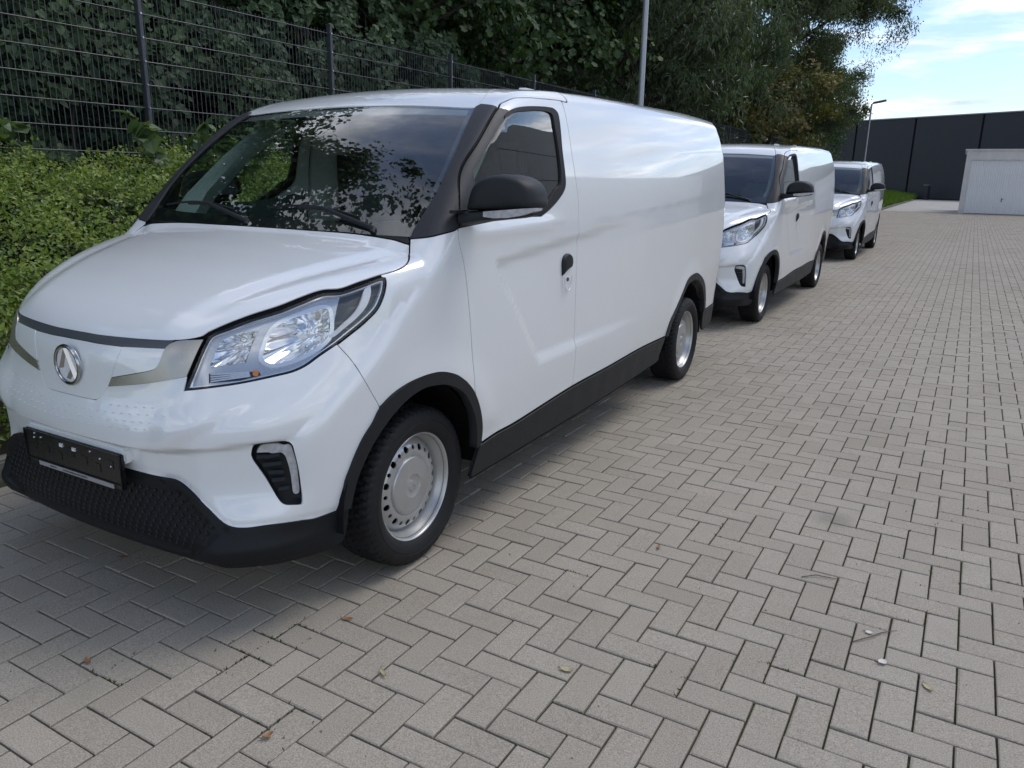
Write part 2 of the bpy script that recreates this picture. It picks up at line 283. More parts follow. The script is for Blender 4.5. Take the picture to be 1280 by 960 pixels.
# ------------------------------------------------------------------ mesh helpers
def link(name,me,parent=None,mat=None):
    o=bpy.data.objects.new(name,me); C.objects.link(o)
    if parent is not None: o.parent=parent
    return o
def mesh(name,V,Fc,mat,parent=None,normals=None,smooth=True,mats=None,mi=None):
    me=bpy.data.meshes.new(name); me.from_pydata([tuple(v) for v in V],[],[tuple(int(i) for i in f) for f in Fc])
    for m_ in (mats or [mat]): me.materials.append(m_)
    if mi is not None: me.polygons.foreach_set('material_index',np.asarray(mi,dtype=np.int32))
    if smooth: me.polygons.foreach_set('use_smooth',np.ones(len(me.polygons),dtype=bool))
    me.update()
    if normals is not None: me.normals_split_custom_set_from_vertices([tuple(n) for n in normals])
    return link(name,me,parent)
class MB:
    def __init__(s): s.V=[];s.F=[]
    def add(s,V,F):
        b=len(s.V); s.V.extend([tuple(v) for v in V]); s.F.extend([tuple(i+b for i in f) for f in F]); return s
    def box(s,c,h,rot=None,bev=0):
        if bev:
            bm=bmesh.new(); bmesh.ops.create_cube(bm,size=2); bmesh.ops.scale(bm,vec=h,verts=bm.verts)
            bmesh.ops.bevel(bm,geom=bm.edges[:],offset=bev,segments=2,affect='EDGES'); bm.verts.ensure_lookup_table()
            V=[v.co.copy() for v in bm.verts]; Fc=[[v.index for v in f.verts] for f in bm.faces]; bm.free()
        else:
            V=[Vector((sx*h[0],sy*h[1],sz*h[2])) for sx in(-1,1) for sy in(-1,1) for sz in(-1,1)]
            Fc=[(0,1,3,2),(4,6,7,5),(0,4,5,1),(2,3,7,6),(0,2,6,4),(1,5,7,3)]
        if rot is not None: V=[rot@v for v in V]
        return s.add([v+Vector(c) for v in V],Fc)
    def tube(s,pts,rad,n=8,caps=True):
        pts=[Vector(p) for p in pts]; rad=rad if hasattr(rad,'__len__') else [rad]*len(pts)
        V=[];Fc=[]; up=None
        for i,p in enumerate(pts):
            d=(pts[min(i+1,len(pts)-1)]-pts[max(i-1,0)]).normalized()
            if up is None: up=Vector((0,0,1)) if abs(d.z)<.9 else Vector((1,0,0))
            a=d.cross(up).normalized(); b=a.cross(d).normalized(); up=b
            for k in range(n):
                t=2*math.pi*k/n; V.append(p+rad[i]*(math.cos(t)*a+math.sin(t)*b))
        for i in range(len(pts)-1):
            for k in range(n):
                k2=(k+1)%n; Fc.append((i*n+k,i*n+k2,(i+1)*n+k2,(i+1)*n+k))
        if caps: Fc.append(tuple(range(n))[::-1] if False else tuple(range(n-1,-1,-1))); Fc.append(tuple((len(pts)-1)*n+k for k in range(n)))
        return s.add(V,Fc)
    def lathe(s,prof,n=48,axis='x',close=False):
        V=[];Fc=[]; m=len(prof)
        for k in range(n):
            t=2*math.pi*k/n
            for a,r in prof: V.append((a,r*math.cos(t),r*math.sin(t)))
        for k in range(n):
            k2=(k+1)%n
            for i in range(m-1): Fc.append((k*m+i,k*m+i+1,k2*m+i+1,k2*m+i))
        return s.add(V,Fc)
    def build(s,name,mat,parent=None,smooth=False,bevel=0,ang=35):
        o=mesh(name,s.V,s.F,mat,parent,smooth=smooth)
        if smooth and ang:
            o.data.set_sharp_from_angle(angle=R(ang))
        return o
def resample(P,sp,closed=False):
    P=np.asarray(P,float); Q=np.vstack([P,P[:1]]) if closed else P
    out=[]
    for a,b in zip(Q[:-1],Q[1:]):
        n=max(1,int(math.ceil(np.linalg.norm(b-a)/sp)))
        out.append(a+(b-a)*np.linspace(0,1,n,endpoint=False)[:,None])
    out=np.vstack(out)
    return out if closed else np.vstack([out,Q[-1:]])
def smoothline(P,sp=.02):
    """Catmull-Rom through the points, kept ends"""
    P=np.asarray(P,float)
    if len(P)<3: return resample(P,sp)
    E=np.vstack([2*P[0]-P[1],P,2*P[-1]-P[-2]]); out=[]
    for i in range(1,len(E)-2):
        p0,p1,p2,p3=E[i-1:i+3]; d1=max(np.linalg.norm(p1-p0),1e-6)**.5; d2=max(np.linalg.norm(p2-p1),1e-6)**.5; d3=max(np.linalg.norm(p3-p2),1e-6)**.5
        m1=(p2-p1)+d2*((p1-p0)/d1-(p2-p0)/(d1+d2)) if d1>1e-3 else p2-p1
        m2=(p2-p1)+d2*((p3-p2)/d3-(p3-p1)/(d2+d3)) if d3>1e-3 else p2-p1
        n=max(2,int(math.ceil(np.linalg.norm(p2-p1)/sp)))
        t=np.linspace(0,1,n,endpoint=False)[:,None]
        out.append((2*t**3-3*t**2+1)*p1+(t**3-2*t**2+t)*m1+(-2*t**3+3*t**2)*p2+(t**3-t**2)*m2)
    return np.vstack(out+[P[-1:]])
def loop(*segs,sp=.02,smooth=True):
    """closed loop out of polylines; corners stay where segments meet"""
    out=[]
    for s in segs:
        s=np.asarray(s,float)
        q=smoothline(s,sp) if smooth and len(s)>2 else resample(s,sp)
        if out and np.linalg.norm(out[-1][-1]-q[0])<1e-4: q=q[1:]
        out.append(q)
    L=np.vstack(out)
    L=resample(L,sp,True)
    keep=[0]
    for i in range(1,len(L)):
        if np.linalg.norm(L[i]-L[keep[-1]])>.003: keep.append(i)
    L=L[keep]
    if np.linalg.norm(L[0]-L[-1])<.003: L=L[:-1]
    return L
def mir(P): P=np.array(P,float); P[:,0]*=-1; return P
def basis(d):
    d=np.asarray(d,float)/np.linalg.norm(d); a=np.array([0,0,1.]) if abs(d[2])<.8 else np.array([0,1.,0])
    u=np.cross(a,d); u/=np.linalg.norm(u); v=np.cross(d,u); return d,u,v
def area2(p): return .5*np.sum(p[:,0]*np.roll(p[:,1],-1)-np.roll(p[:,0],-1)*p[:,1])
def inset2(p,k):
    """offset a CCW polygon inwards by k"""
    e=np.roll(p,-1,0)-p; e/=np.maximum(np.linalg.norm(e,axis=1,keepdims=True),1e-9)
    n=np.stack([-e[:,1],e[:,0]],1); m=n+np.roll(n,1,0); q=np.maximum((m*m).sum(1,keepdims=True)/2,.35)
    return p+k*m/q, m/np.linalg.norm(m,axis=1,keepdims=True)
def inside(poly,pts):
    x,y=pts[:,0][:,None],pts[:,1][:,None]; a=poly; b=np.roll(poly,-1,0)
    c=((a[:,1]>y)!=(b[:,1]>y))&(x<(b[:,0]-a[:,0])*(y-a[:,1])/(b[:,1]-a[:,1]+1e-12)+a[:,0])
    return c.sum(1)%2==1
def segdist(poly,pts):
    a=poly[None];b=np.roll(poly,-1,0)[None];p=pts[:,None]
    t=np.clip(((p-a)*(b-a)).sum(2)/np.maximum(((b-a)**2).sum(2),1e-12),0,1)
    return np.linalg.norm(p-a-t[...,None]*(b-a),axis=2).min(1)
def tri2(outer,holes,sp):
    lo,hi=outer.min(0),outer.max(0); gx=np.arange(lo[0]+sp*.37,hi[0],sp); gy=np.arange(lo[1]+sp*.41,hi[1],sp)
    G=np.stack(np.meshgrid(gx,gy),-1).reshape(-1,2)
    if len(G):
        k=inside(outer,G)&(segdist(outer,G)>sp*.45)
        for h in holes: k&=~inside(h,G)&(segdist(h,G)>sp*.45)
        G=G[k]
    pts=[outer]+list(holes)+[G]; edges=[];b=0
    for q in [outer]+list(holes):
        n=len(q); edges+=[(b+i,b+(i+1)%n) for i in range(n)]; b+=n
    P=np.vstack(pts)
    vs,_,fs,ov,_,_=delaunay_2d_cdt([Vector(p) for p in P],edges,[],0,1e-6)
    V=np.array([(v.x,v.y) for v in vs]); Fc=np.array([f for f in fs if len(f)==3])
    c=V[Fc].mean(1); k=inside(outer,c)
    for h in holes: k&=~inside(h,c)
    Fc=Fc[k]; a=V[Fc]; ar=(a[:,1,0]-a[:,0,0])*(a[:,2,1]-a[:,0,1])-(a[:,1,1]-a[:,0,1])*(a[:,2,0]-a[:,0,0])
    Fc=Fc[np.abs(ar)>1e-9]; ar=ar[np.abs(ar)>1e-9]
    Fc[ar<0]=Fc[ar<0][:,::-1]
    return V,Fc
class Panel:
    """a sheet of the body surface inside a closed outline, with an edge turned inwards"""
    gasket=None
    def __init__(s): s.V=[];s.N=[];s.F=[];s.n=0
    def _put(s,V,N,F):
        s.V.append(np.asarray(V));s.N.append(np.asarray(N));s.F.append(np.asarray(F,dtype=int)+s.n); s.n+=len(V)
    def chart(s,outline,d,sp=.04,gap=.0022,off=0.0,depth=.006,holes=(),seal=True,edge=True,lift=None,rng=(-.7,.7)):
        d,u,v=basis(d)
        def to2(P): P=np.asarray(P); return np.stack([P@u,P@v],1)
        o2=to2(outline); w0=(np.asarray(outline)@d)
        if area2(o2)<0: o2=o2[::-1]
        flip=False
        oi,mn=inset2(o2,gap) if gap else (o2,inset2(o2,.001)[1])
        hs=[]
        for h in holes:
            h2=to2(h); h2=h2 if area2(h2)>0 else h2[::-1]; h3,_=inset2(h2,-gap); hs.append(h3)
        V2,Fc=tri2(oi,hs,sp)
        def lifted(P2,dep=0.0,ret_n=False):
            O=P2[:,:1]*u+P2[:,1:]*v
            Q=cast(O+d*(w0.mean()),d,rng[0],rng[1],56)
            bad=np.isnan(Q[:,0])
            if bad.any():
                Q[bad]=(O+d*w0.mean())[bad]
            Nn=body_n(Q)
            return Q,Nn,bad
        Q,Nn,bad=lifted(V2)
        k=off if lift is None else off+lift(Q)
        Qs=Q+Nn*(k[:,None] if hasattr(k,'__len__') else k)
        # u x v = ? d points inward; want faces facing outward
        if np.dot(np.cross(u,v),d)>0: Fc=Fc[:,::-1]
        s._put(Qs,Nn,Fc)
        if edge:
            for ring,sg in [(oi,1)]+[(h,-1) for h in hs]:
                B,BN,_=lifted(ring); bo=off if lift is None else (off+lift(B))[:,None]
                e=np.roll(B,-1,0)-np.roll(B,1,0); e/=np.maximum(np.linalg.norm(e,axis=1,keepdims=True),1e-9)
                outn=np.cross(e,BN); outn/=np.maximum(np.linalg.norm(outn,axis=1,keepdims=True),1e-9)
                # orient outwards
                c2=to2(B+outn*.002)
                q=inside(oi,c2) if sg==1 else ~inside(ring,c2)
                if np.mean(q)>.5: outn=-outn
                n=len(B); i=np.arange(n); j=(i+1)%n
                A=B+BN*bo; Bq=A-BN*depth
                VV=np.vstack([A,Bq]); NN=np.vstack([outn*.9+BN*.43,outn]); NN/=np.linalg.norm(NN,axis=1,keepdims=True)
                f1=np.stack([i,i+n,j+n,j],1)
                # winding by first face
                a,b,c_=VV[f1[0][0]],VV[f1[0][1]],VV[f1[0][2]]
                if np.dot(np.cross(b-a,c_-a),outn[0])<0: f1=f1[:,::-1]
                s._put(VV,NN,np.vstack([f1[:,[0,1,2]],f1[:,[0,2,3]]]))
                if seal and Panel.gasket is not None:
                    A2=B+BN*(bo-.005)-outn*.006; B2=B+BN*(bo-.0055)+outn*.011
                    Panel.gasket.add(np.vstack([A2,B2]),[tuple(x) for x in f1])
        return s
    def build(s,name,mat,parent,mirror=False):
        V=np.vstack(s.V);N=np.vstack(s.N);F=np.vstack(s.F)
        if mirror: V=V*[-1,1,1];N=N*[-1,1,1];F=F[:,::-1]
        return mesh(name,V,F,mat,parent,normals=N)
def on_body(P,d,dep=0.0):
    d=np.asarray(d,float)/np.linalg.norm(d); P=np.atleast_2d(np.asarray(P,float))
    Q=cast(P,d,-.6,.6,60); b=np.isnan(Q[:,0]); Q[b]=P[b]
    return Q-body_n(Q)*np.reshape(dep,(-1,1)) if np.ndim(dep) else Q-body_n(Q)*dep
def tag(o,label=None,cat=None,group=None,kind=None):
    if label: o['label']=label
    if cat: o['category']=cat
    if group: o['group']=group
    if kind: o['kind']=kind
    return o
def empty(name,loc=(0,0,0),rz=0):
    o=bpy.data.objects.new(name,None); C.objects.link(o); o.location=loc; o.rotation_euler=(0,0,rz); o.empty_display_size=.2; return o
def sub(o,parent): o.parent=parent; return o
def copy_tree(o,parent=None):
    c=o.copy(); C.objects.link(c)
    if parent is not None: c.parent=parent
    for ch in list(o.children): copy_tree(ch,c)
    return c

# ------------------------------------------------------------------ smaller van parts
def foldmb(mb):
    m=mirmb(mb); h=Vector((-.87,.27,0)); rot=Matrix.Rotation(R(-87),3,'Z'); m.V=[tuple(rot@(Vector(v)-h)+h+Vector((.035,.10,0))) for v in m.V]; return m
def mirmb(mb):
    m=MB(); m.add([(-v[0],v[1],v[2]) for v in mb.V],[f[::-1] for f in mb.F]); return m
def two(mb,name,mat,parents,smooth=True,ang=35):
    return [mb.build(name,mat,parents[0],smooth,ang=ang), mirmb(mb).build(name,mat,parents[1],smooth,ang=ang)]
def inset3(L,d,k):
    d,u,v=basis(d); L=np.asarray(L); p=np.stack([L@u,L@v],1); w=L@d
    if area2(p)<0: p=p[::-1];w=w[::-1]
    q,_=inset2(p,k); return q[:,:1]*u+q[:,1:]*v+w[:,None]*d
def bowl(L,d,depth,rings=6,back=.1,shift=(0,0,0)):
    """dish behind a closed outline"""
    L=np.asarray(L); d=np.asarray(d,float)/np.linalg.norm(d); c=L.mean(0); n=len(L); V=[];F=[]
    for k in range(rings+1):
        s=1-(1-back)*k/rings; V+=list(c+(L-c)*s+d*depth*(1-((s-back)/(1-back))**2)+np.asarray(shift)*(k/rings))
    for k in range(rings):
        for i in range(n):
            j=(i+1)%n; F.append((k*n+i,k*n+j,(k+1)*n+j,(k+1)*n+i))
    F.append(tuple(rings*n+i for i in range(n)))
    m=MB(); m.add(V,F); return m
def emblem(par):
    c=Vector((0,-.785,.832)); r=.062; b=MB()
    base=[(c.x+ (r-.004)*math.cos(t),c.y-.003,c.z+(r-.004)*math.sin(t)) for t in np.linspace(0,2*math.pi,40,endpoint=False)]
    d=MB(); d.add(base+[(v[0],v[1]+.012,v[2]) for v in base],[tuple(range(40))]+[(i,i+40,(i+1)%40+40,(i+1)%40) for i in range(40)]); d.build('emblem_disc',M['white'],par)
    n,m=48,10; V=[];F=[]
    for i in range(n):
        t=2*math.pi*i/n
        for k in range(m):
            a=2*math.pi*k/m; rr=r+.0065*math.cos(a); V.append((c.x+rr*math.cos(t),c.y-.004-.006*math.sin(a),c.z+rr*math.sin(t)))
    F=[(i*m+k,i*m+(k+1)%m,((i+1)%n)*m+(k+1)%m,((i+1)%n)*m+k) for i in range(n) for k in range(m)]
    b.add(V,F)
    def bar(p,q,w0,w1,h=.008):
        p=Vector((p[0],0,p[1]))*r;q=Vector((q[0],0,q[1]))*r;t=(q-p).normalized();s=Vector((-t.z,0,t.x))
        o=c+Vector((0,-.003,0)); U=Vector((0,-h,0))
        b.add([o+p-s*w0*r,o+p+s*w0*r,o+q+s*w1*r,o+q-s*w1*r,o+p+U,o+q+U],[(0,4,5,3),(1,2,5,4),(0,1,4),(2,3,5)])
    bar((0,.90),(-.66,-.34),.11,.21); bar((0,.90),(.66,-.66),.11,.18)
    bar((-.62,-.22),(0,-.66),.17,.17); bar((.40,-.22),(0,-.66),.17,.17)
    b.build('emblem',M['emblem'],par,smooth=True,ang=30)
def handle(d,mr):
    s=-1 if mr else 1
    yc,zc=1.110,1.046; xx=sp_(yc,zc)[0]
    b=MB(); n=22; V=[];F=[]
    out=[]
    for k in range(n):     # flat-bottomed dome outline, seen from the side
        t=math.pi*k/(n-1); out.append((yc-.054*math.cos(t),zc+.004+.050*math.sin(t)**.75))
    out+= [(yc+.046,zc-.012),(yc+.0,zc-.022),(yc-.050,zc-.044)]
    m=len(out); c=(yc-.0,zc+.02)
    for ring,(sc,h) in enumerate(((1,-.010),(1,.003),(.86,.010),(.5,.012))):
        V+=[(xx-.012+h,c[0]+(p[0]-c[0])*sc,c[1]+(p[1]-c[1])*sc) for p in out]
    F=[(k*m+i,k*m+(i+1)%m,(k+1)*m+(i+1)%m,(k+1)*m+i) for k in range(3) for i in range(m)]+[tuple(3*m+i for i in range(m))]
    b.add(V,F); b=mirmb(b) if mr else b
    b.build('door_handle',M['black'],d,smooth=True,ang=40)
    n2=26; cup=[(xx,yc+.0-.050*math.cos(2*math.pi*k/n2),zc-.044+.070*math.sin(2*math.pi*k/n2)) for k in range(n2)]
    dent=lambda Q: lift_side(Q)+.0012-.013*(1-np.clip(((Q[:,1]-yc)/.050)**2+((Q[:,2]-zc+.044)/.070)**2,0,1))**.8
    Panel().chart(loop(cup+[cup[0]],sp=.01),(-1,0,-.12),sp=.007,gap=0,lift=dent,edge=False,seal=False).build('handle_recess',M['white'],d,mr)
    # pressed rim and lock below
    b=MB(); pts=[(xx-.003,yc-.044+.088*t,zc-.100-.018*math.sin(math.pi*t)+(.05*(abs(t-.5)*2)**4)) for t in np.linspace(0,1,14)]
    b.tube(pts,.0035,8); b=mirmb(b) if mr else b; b.build('handle_rim',M['white'],d,smooth=True)
    b=MB(); b.lathe([(xx-.016,.0),(xx-.009,.0),(xx-.009,.009),(xx-.016,.010)][1:],14); b.V=[(v[0],v[1]+yc+.012,v[2]+zc-.068) for v in b.V]; b=mirmb(b) if mr else b
    b.build('lock',M['gloss_black'],d,smooth=True)
def mirror(root,mr):
    par=[root]
    O=[(.905,1.322),(.925,1.395),(.945,1.422),(1.005,1.448),(1.07,1.450),(1.13,1.436),(1.158,1.412),(1.172,1.372),(1.174,1.340),(1.10,1.330),(1.0,1.324)]
    L=smoothline([(p[0],0,p[1]) for p in O+[O[0]]],.012)[:-1]; n=len(L)
    c=np.array([1.04,0,1.375]); V=[];F=[]
    prof=[(.0,.205,-.006),(.50,.205,-.004),(.80,.212,0),(.90,.226,0),(.975,.250,0),(1.0,.285,0),(.99,.330,0),(.94,.352,0),(.90,.348,0)]
    for s,y,dz in prof[1:]:
        for p in L:
            q=c+(p-c)*s; sw=.10*(1.17-q[0])*0; V.append((q[0],y+.12*(q[0]-1.04)*1.0+.02*(q[2]-1.375),q[2]))
    k=len(prof)-1
    F=[(a*n+i,a*n+(i+1)%n,(a+1)*n+(i+1)%n,(a+1)*n+i) for a in range(k-1) for i in range(n)]+[tuple(range(n-1,-1,-1))]
    b=MB(); b.add(V,F)
    # lower shell and arm reaching the door
    lo=[(.860,.255,1.292,.026,.060),(.90,.25,1.295,.026,.055),(.96,.25,1.302,.022,.055),(1.05,.27,1.310,.018,.060),(1.12,.285,1.316,.015,.055),(1.165,.295,1.322,.010,.04)]
    m=12; V2=[];F2=[]
    for x,y,z,hz,hy in lo:
        for i in range(m):
            t=2*math.pi*i/m; ct,st=math.cos(t),math.sin(t); V2.append((x,y+hy*math.copysign(abs(ct)**.6,ct),z+hz*math.copysign(abs(st)**.6,st)))
    F2=[(a*m+i,a*m+(i+1)%m,(a+1)*m+(i+1)%m,(a+1)*m+i) for a in range(len(lo)-1) for i in range(m)]+[tuple(range(m-1,-1,-1)),tuple((len(lo)-1)*m+i for i in range(m))]
    b.add(V2,F2)
    b.box((.868,.20,1.318),(.022,.045,.006),bev=.004)
    b.V=[(v[0]-.03*min(1,max(0,(v[0]-.87)/.05)),v[1],v[2]) for v in b.V]
    b2=foldmb(b) if mr else b
    o=b2.build('wing_mirror',M['black'],root,smooth=True,ang=50)
    # indicator along the lower front edge
    pts=[(1.000,.203,1.322,1.304),(1.04,.208,1.326,1.300),(1.09,.216,1.331,1.303),(1.14,.228,1.336,1.312),(1.178,.244,1.339,1.326),(1.184,.262,1.338,1.330)]
    V=[];F=[]
    for x,y,z1,z0 in pts: V+=[(x,y-.012,z1),(x,y-.012,z0),(x,y+.03,z0),(x,y+.03,z1)]
    for a in range(len(pts)-1):
        for i in range(4): F.append((a*4+i,a*4+(i+1)%4,a*4+4+(i+1)%4,a*4+4+i))
    F+=[(3,2,1,0),tuple(len(V)-4+i for i in range(4))]
    b=MB(); b.add([(v[0]-.03,v[1],v[2]) for v in V],F); b=foldmb(b) if mr else b; b.build('indicator',M['drl'],o,smooth=True,ang=30)
    g=[ (c[0]-.03+(p[0]-c[0])*.88, .335+.12*(p[0]-1.04), c[2]+(p[2]-c[2])*.86) for p in L]
    b=MB(); b.add(g,[tuple(range(n))]); b=foldmb(b) if mr else b; b.build('mirror_glass',M['chrome'],o)
def headlights(root,hl):
    dH=(-.62,.70,-.35); L=loop(hl+[hl[0]],sp=.014); du=np.array(dH)/np.linalg.norm(dH)
    S=on_body(L,dH)
    hb=bowl(S-body_n(S)*.004,dH,.075,3,.72)
    hs=two(hb,'headlight',M['lampgrey'],[root,root],ang=40)
    def both(p,name,mat): p.build(name,mat,hs[0]); p.build(name,mat,hs[1],True)
    both(Panel().chart(L,dH,sp=.03,gap=.003,off=.0005,seal=True,depth=.004),'lens',M['lens'])
    r1=inset3(L,dH,.0045); r2=inset3(L,dH,.012)
    both(Panel().chart(L,dH,sp=.02,gap=.001,off=-.0035,seal=False,edge=False,holes=[r1]),'lamp_gasket',M['gap'])
    both(Panel().chart(r1,dH,sp=.02,gap=0,off=-.007,seal=False,depth=.03,holes=[r2]),'lamp_border',M['lampwhite'])
    bo=loop(A('HLbowl')+[A('HLbowl')[0]],sp=.010); sm=loop(*[[p,q] for p,q in zip(A('HLsmall'),A('HLsmall')[1:]+A('HLsmall')[:1])],sp=.010)
    tu=loop(*[[p,q] for p,q in zip(A('HLturn'),A('HLturn')[1:]+A('HLturn')[:1])],sp=.010)
    dr=loop(A('HLdrl')+[A('HLdrl')[0]],sp=.008)
    # bezel plates around the lamps
    split=[(.728,-.30,1.07),(.742,-.33,1.0),(.748,-.36,.93),(.738,-.41,.88)]
    i0=int(np.argmin(np.linalg.norm(r2-np.array(split[0]),axis=1))); i1=int(np.argmin(np.linalg.norm(r2-np.array(split[-1]),axis=1)))
    def arc(a,b):
        return np.vstack([r2[a:b+1]]) if a<=b else np.vstack([r2[a:],r2[:b+1]])
    a1,a2=arc(i0,i1),arc(i1,i0)
    mid=np.array(split[1:-1])
    outer,inner=(a1,a2) if a1[:,0].mean()>a2[:,0].mean() else (a2,a1)
    m1=mid if np.linalg.norm(outer[-1]-mid[0])<np.linalg.norm(outer[-1]-mid[-1]) else mid[::-1]
    m2=mid if np.linalg.norm(inner[-1]-mid[0])<np.linalg.norm(inner[-1]-mid[-1]) else mid[::-1]
    both(Panel().chart(resample(np.vstack([outer,m1]),.012,True),dH,sp=.02,gap=0,off=-.030,seal=False,edge=False),'dark_bezel',M['lampdark'])
    both(Panel().chart(resample(np.vstack([inner,m2]),.012,True),dH,sp=.02,gap=0,off=-.020,seal=False,edge=False,holes=[inset3(bo,dH,-.004),sm,tu]),'bezel',M['lampgrey'])
    ex=inset3(bo,dH,-.020); ex2=[]
    ring=Panel().chart(inset3(bo,dH,-.013),dH,sp=.02,gap=0,off=-.012,seal=False,depth=.012,holes=[bo]); both(ring,'lamp_surround',M['lampwhite'])
    for Lq,dep,nm,mat in ((bo,.075,'reflector',M['reflector']),(sm,.055,'reflector',M['reflector'])):
        Sq=on_body(Lq,dH,.018); f=bowl(Sq,(-.35,.90,-.1),dep,7,.10)
        # facets
        cq=Sq.mean(0); V=[]
        for v in f.V:
            v=np.array(v); a=math.atan2(v[2]-cq[2],v[0]-cq[0]); k=.0035*math.sin(9*a)+.003*math.sin(60*v[0]); V.append(tuple(v+np.array([-.35,.9,-.1])*k))
        f.V=V; o=two(f,nm,mat,hs,True,ang=25)
        bl=MB(); q=cq+np.array([-.35,.9,-.1])*dep*.75; bl.tube([q,q+np.array([.35,-.9,.1])*.035],[.009,.007],10); two(bl,'bulb',M['lampwhite'],hs)
    both(Panel().chart(dr,dH,sp=.015,gap=0,off=-.010,seal=False,depth=.014),'light_strip',M['led'])
    both(Panel().chart(tu,dH,sp=.02,gap=0,off=-.030,seal=False,edge=False),'indicator_back',M['lampdark'])
    T=A('HLturn'); rb=MB()
    for k in range(4):
        t=(k+.5)/4; p=np.array(T[0])*(1-t)+np.array(T[1])*t; q=np.array(T[4])*(1-t)+np.array(T[3])*t
        Pq=on_body([p*(1-s)+q*s for s in np.linspace(.04,.80,7)],dH,.016); rb.tube(list(Pq),.0028,6)
    two(rb,'indicator_rib',M['lampwhite'],hs)
    am=MB(); pq=on_body([np.array(T[4])*.5+np.array(T[3])*.42+np.array(T[0])*.08],dH,.016)[0]; am.tube([pq-np.array([.010,-.008,0]),pq+np.array([.010,-.010,.002])],[.009,.009],10); two(am,'indicator_bulb',M['amber'],hs)
def foglights(root):
    dF_=(-.70,.70,0); L=loop(A('fog')+[A('fog')[0]],sp=.012)
    def lb(P): return body_n(P)*lift_bumper(P)[:,None]
    S=on_body(L,dF_); S=S+lb(S)
    rim=inset3(S,dF_,-.002)
    hb=bowl(rim-body_n(rim)*.002,dF_,.030,3,.86)
    fs=two(hb,'fog_lamp',M['black'],[root,root],ang=30)
    dl=loop(A('drl')+[A('drl')[0]],sp=.008)
    p=Panel().chart(dl,dF_,sp=.014,gap=.0005,off=-.019,seal=False,depth=.018); p.build('daytime_light',M['drl'],fs[0]); p.build('daytime_light',M['drl'],fs[1],True)
    SL=A('slats'); SL=[tuple(2*np.array(SL[0])-np.array(SL[2])),tuple(2*np.array(SL[1])-np.array(SL[3]))]+SL
    for p0,p1 in zip(SL[0::2],SL[1::2]):
        pts=on_body([np.array(p0)*(1-t)+np.array(p1)*t for t in np.linspace(0,1,5)],dF_,.018+.004)
        sl=MB(); V=[];
        for q in pts: V+=[q+np.array([.004,-.006,-.004]),q+np.array([.0,0,.006]),q+np.array([-.010,.012,-.004])]
        F=[(a*3+i,a*3+(i+1)%3,a*3+3+(i+1)%3,a*3+3+i) for a in range(4) for i in range(3)]+[(2,1,0),(12,13,14)]
        sl.add(V,F); two(sl,'slat',M['black'],fs,False)
def number_plate(root):
    pl=MB(); pl.box((0,-.776,.572),(.268,.030,.026),bev=.009); pl.build('plate_plinth',M['white'],root,smooth=True)
    b=MB(); b.box((0,-.8085,.521),(.263,.008,.061),bev=.004); o=b.build('plate_holder',M['plate'],root,smooth=True)
    f=MB()
    for c,h in (((0,-.8185,.5795),(.262,.0025,.002)),((-.261,-.8185,.521),(.002,.0025,.060)),((.261,-.8185,.521),(.002,.0025,.060)),((0,-.8185,.478),(.262,.0025,.0015))): f.box(c,h)
    for k in range(7): f.box((-.21+.07*k,-.817,.54-.012*(k%3)),(.016,.001,.014))
    f.build('plate_ribs',M['plate'],o)
    st=MB(); st.box((.015,-.8195,.4685),(.205,.0015,.0075)); so=st.build('plate_strip',M['plategrey'],o)
    tx=MB(); x=-.125; r=random.Random(3)
    for w in (6,0,20):
        for k in range(w):
            ww=r.uniform(.002,.0034); tx.box((x+ww,-.8213,.4685+r.uniform(-.0004,.0004)),(ww*.8,.0004,.0028 if r.random()<.6 else .002)); x+=ww*2+.0012
        x+=.030 if w==6 else .004
    tx.build('strip_print',M['ink'],so)
    cl=MB()
    for u,v in ((-.047,.555),(.023,.553)): cl.box((u,-.8185,v),(.008,.003,.0035)); cl.box((u-.006,-.8185,v+.005),(.002,.003,.003)); cl.box((u+.006,-.8185,v+.005),(.002,.003,.003))
    for u,v in ((-.205,.556),(-.165,.562),(.16,.550),(.215,.535),(-.20,.572),(.11,.565)): cl.tube([(u,-.8165,v),(u,-.81955,v)],.0028,8)
    cl.build('plate_clip',M['led'],o)
def wheel(root,s,y):
    w=bpy.data.objects.new('wheel',WH['rim']); C.objects.link(w); w.parent=root; w.location=(s*.800,y,.3065)
    if s<0: w.rotation_euler=(0,0,math.pi)
    else: w.rotation_euler=(0,0,0)
    for k in ('tyre','hub_cap','brake_drum'):
        o=bpy.data.objects.new(k,WH[k]); C.objects.link(o); o.parent=w
    w.rotation_euler.x=0
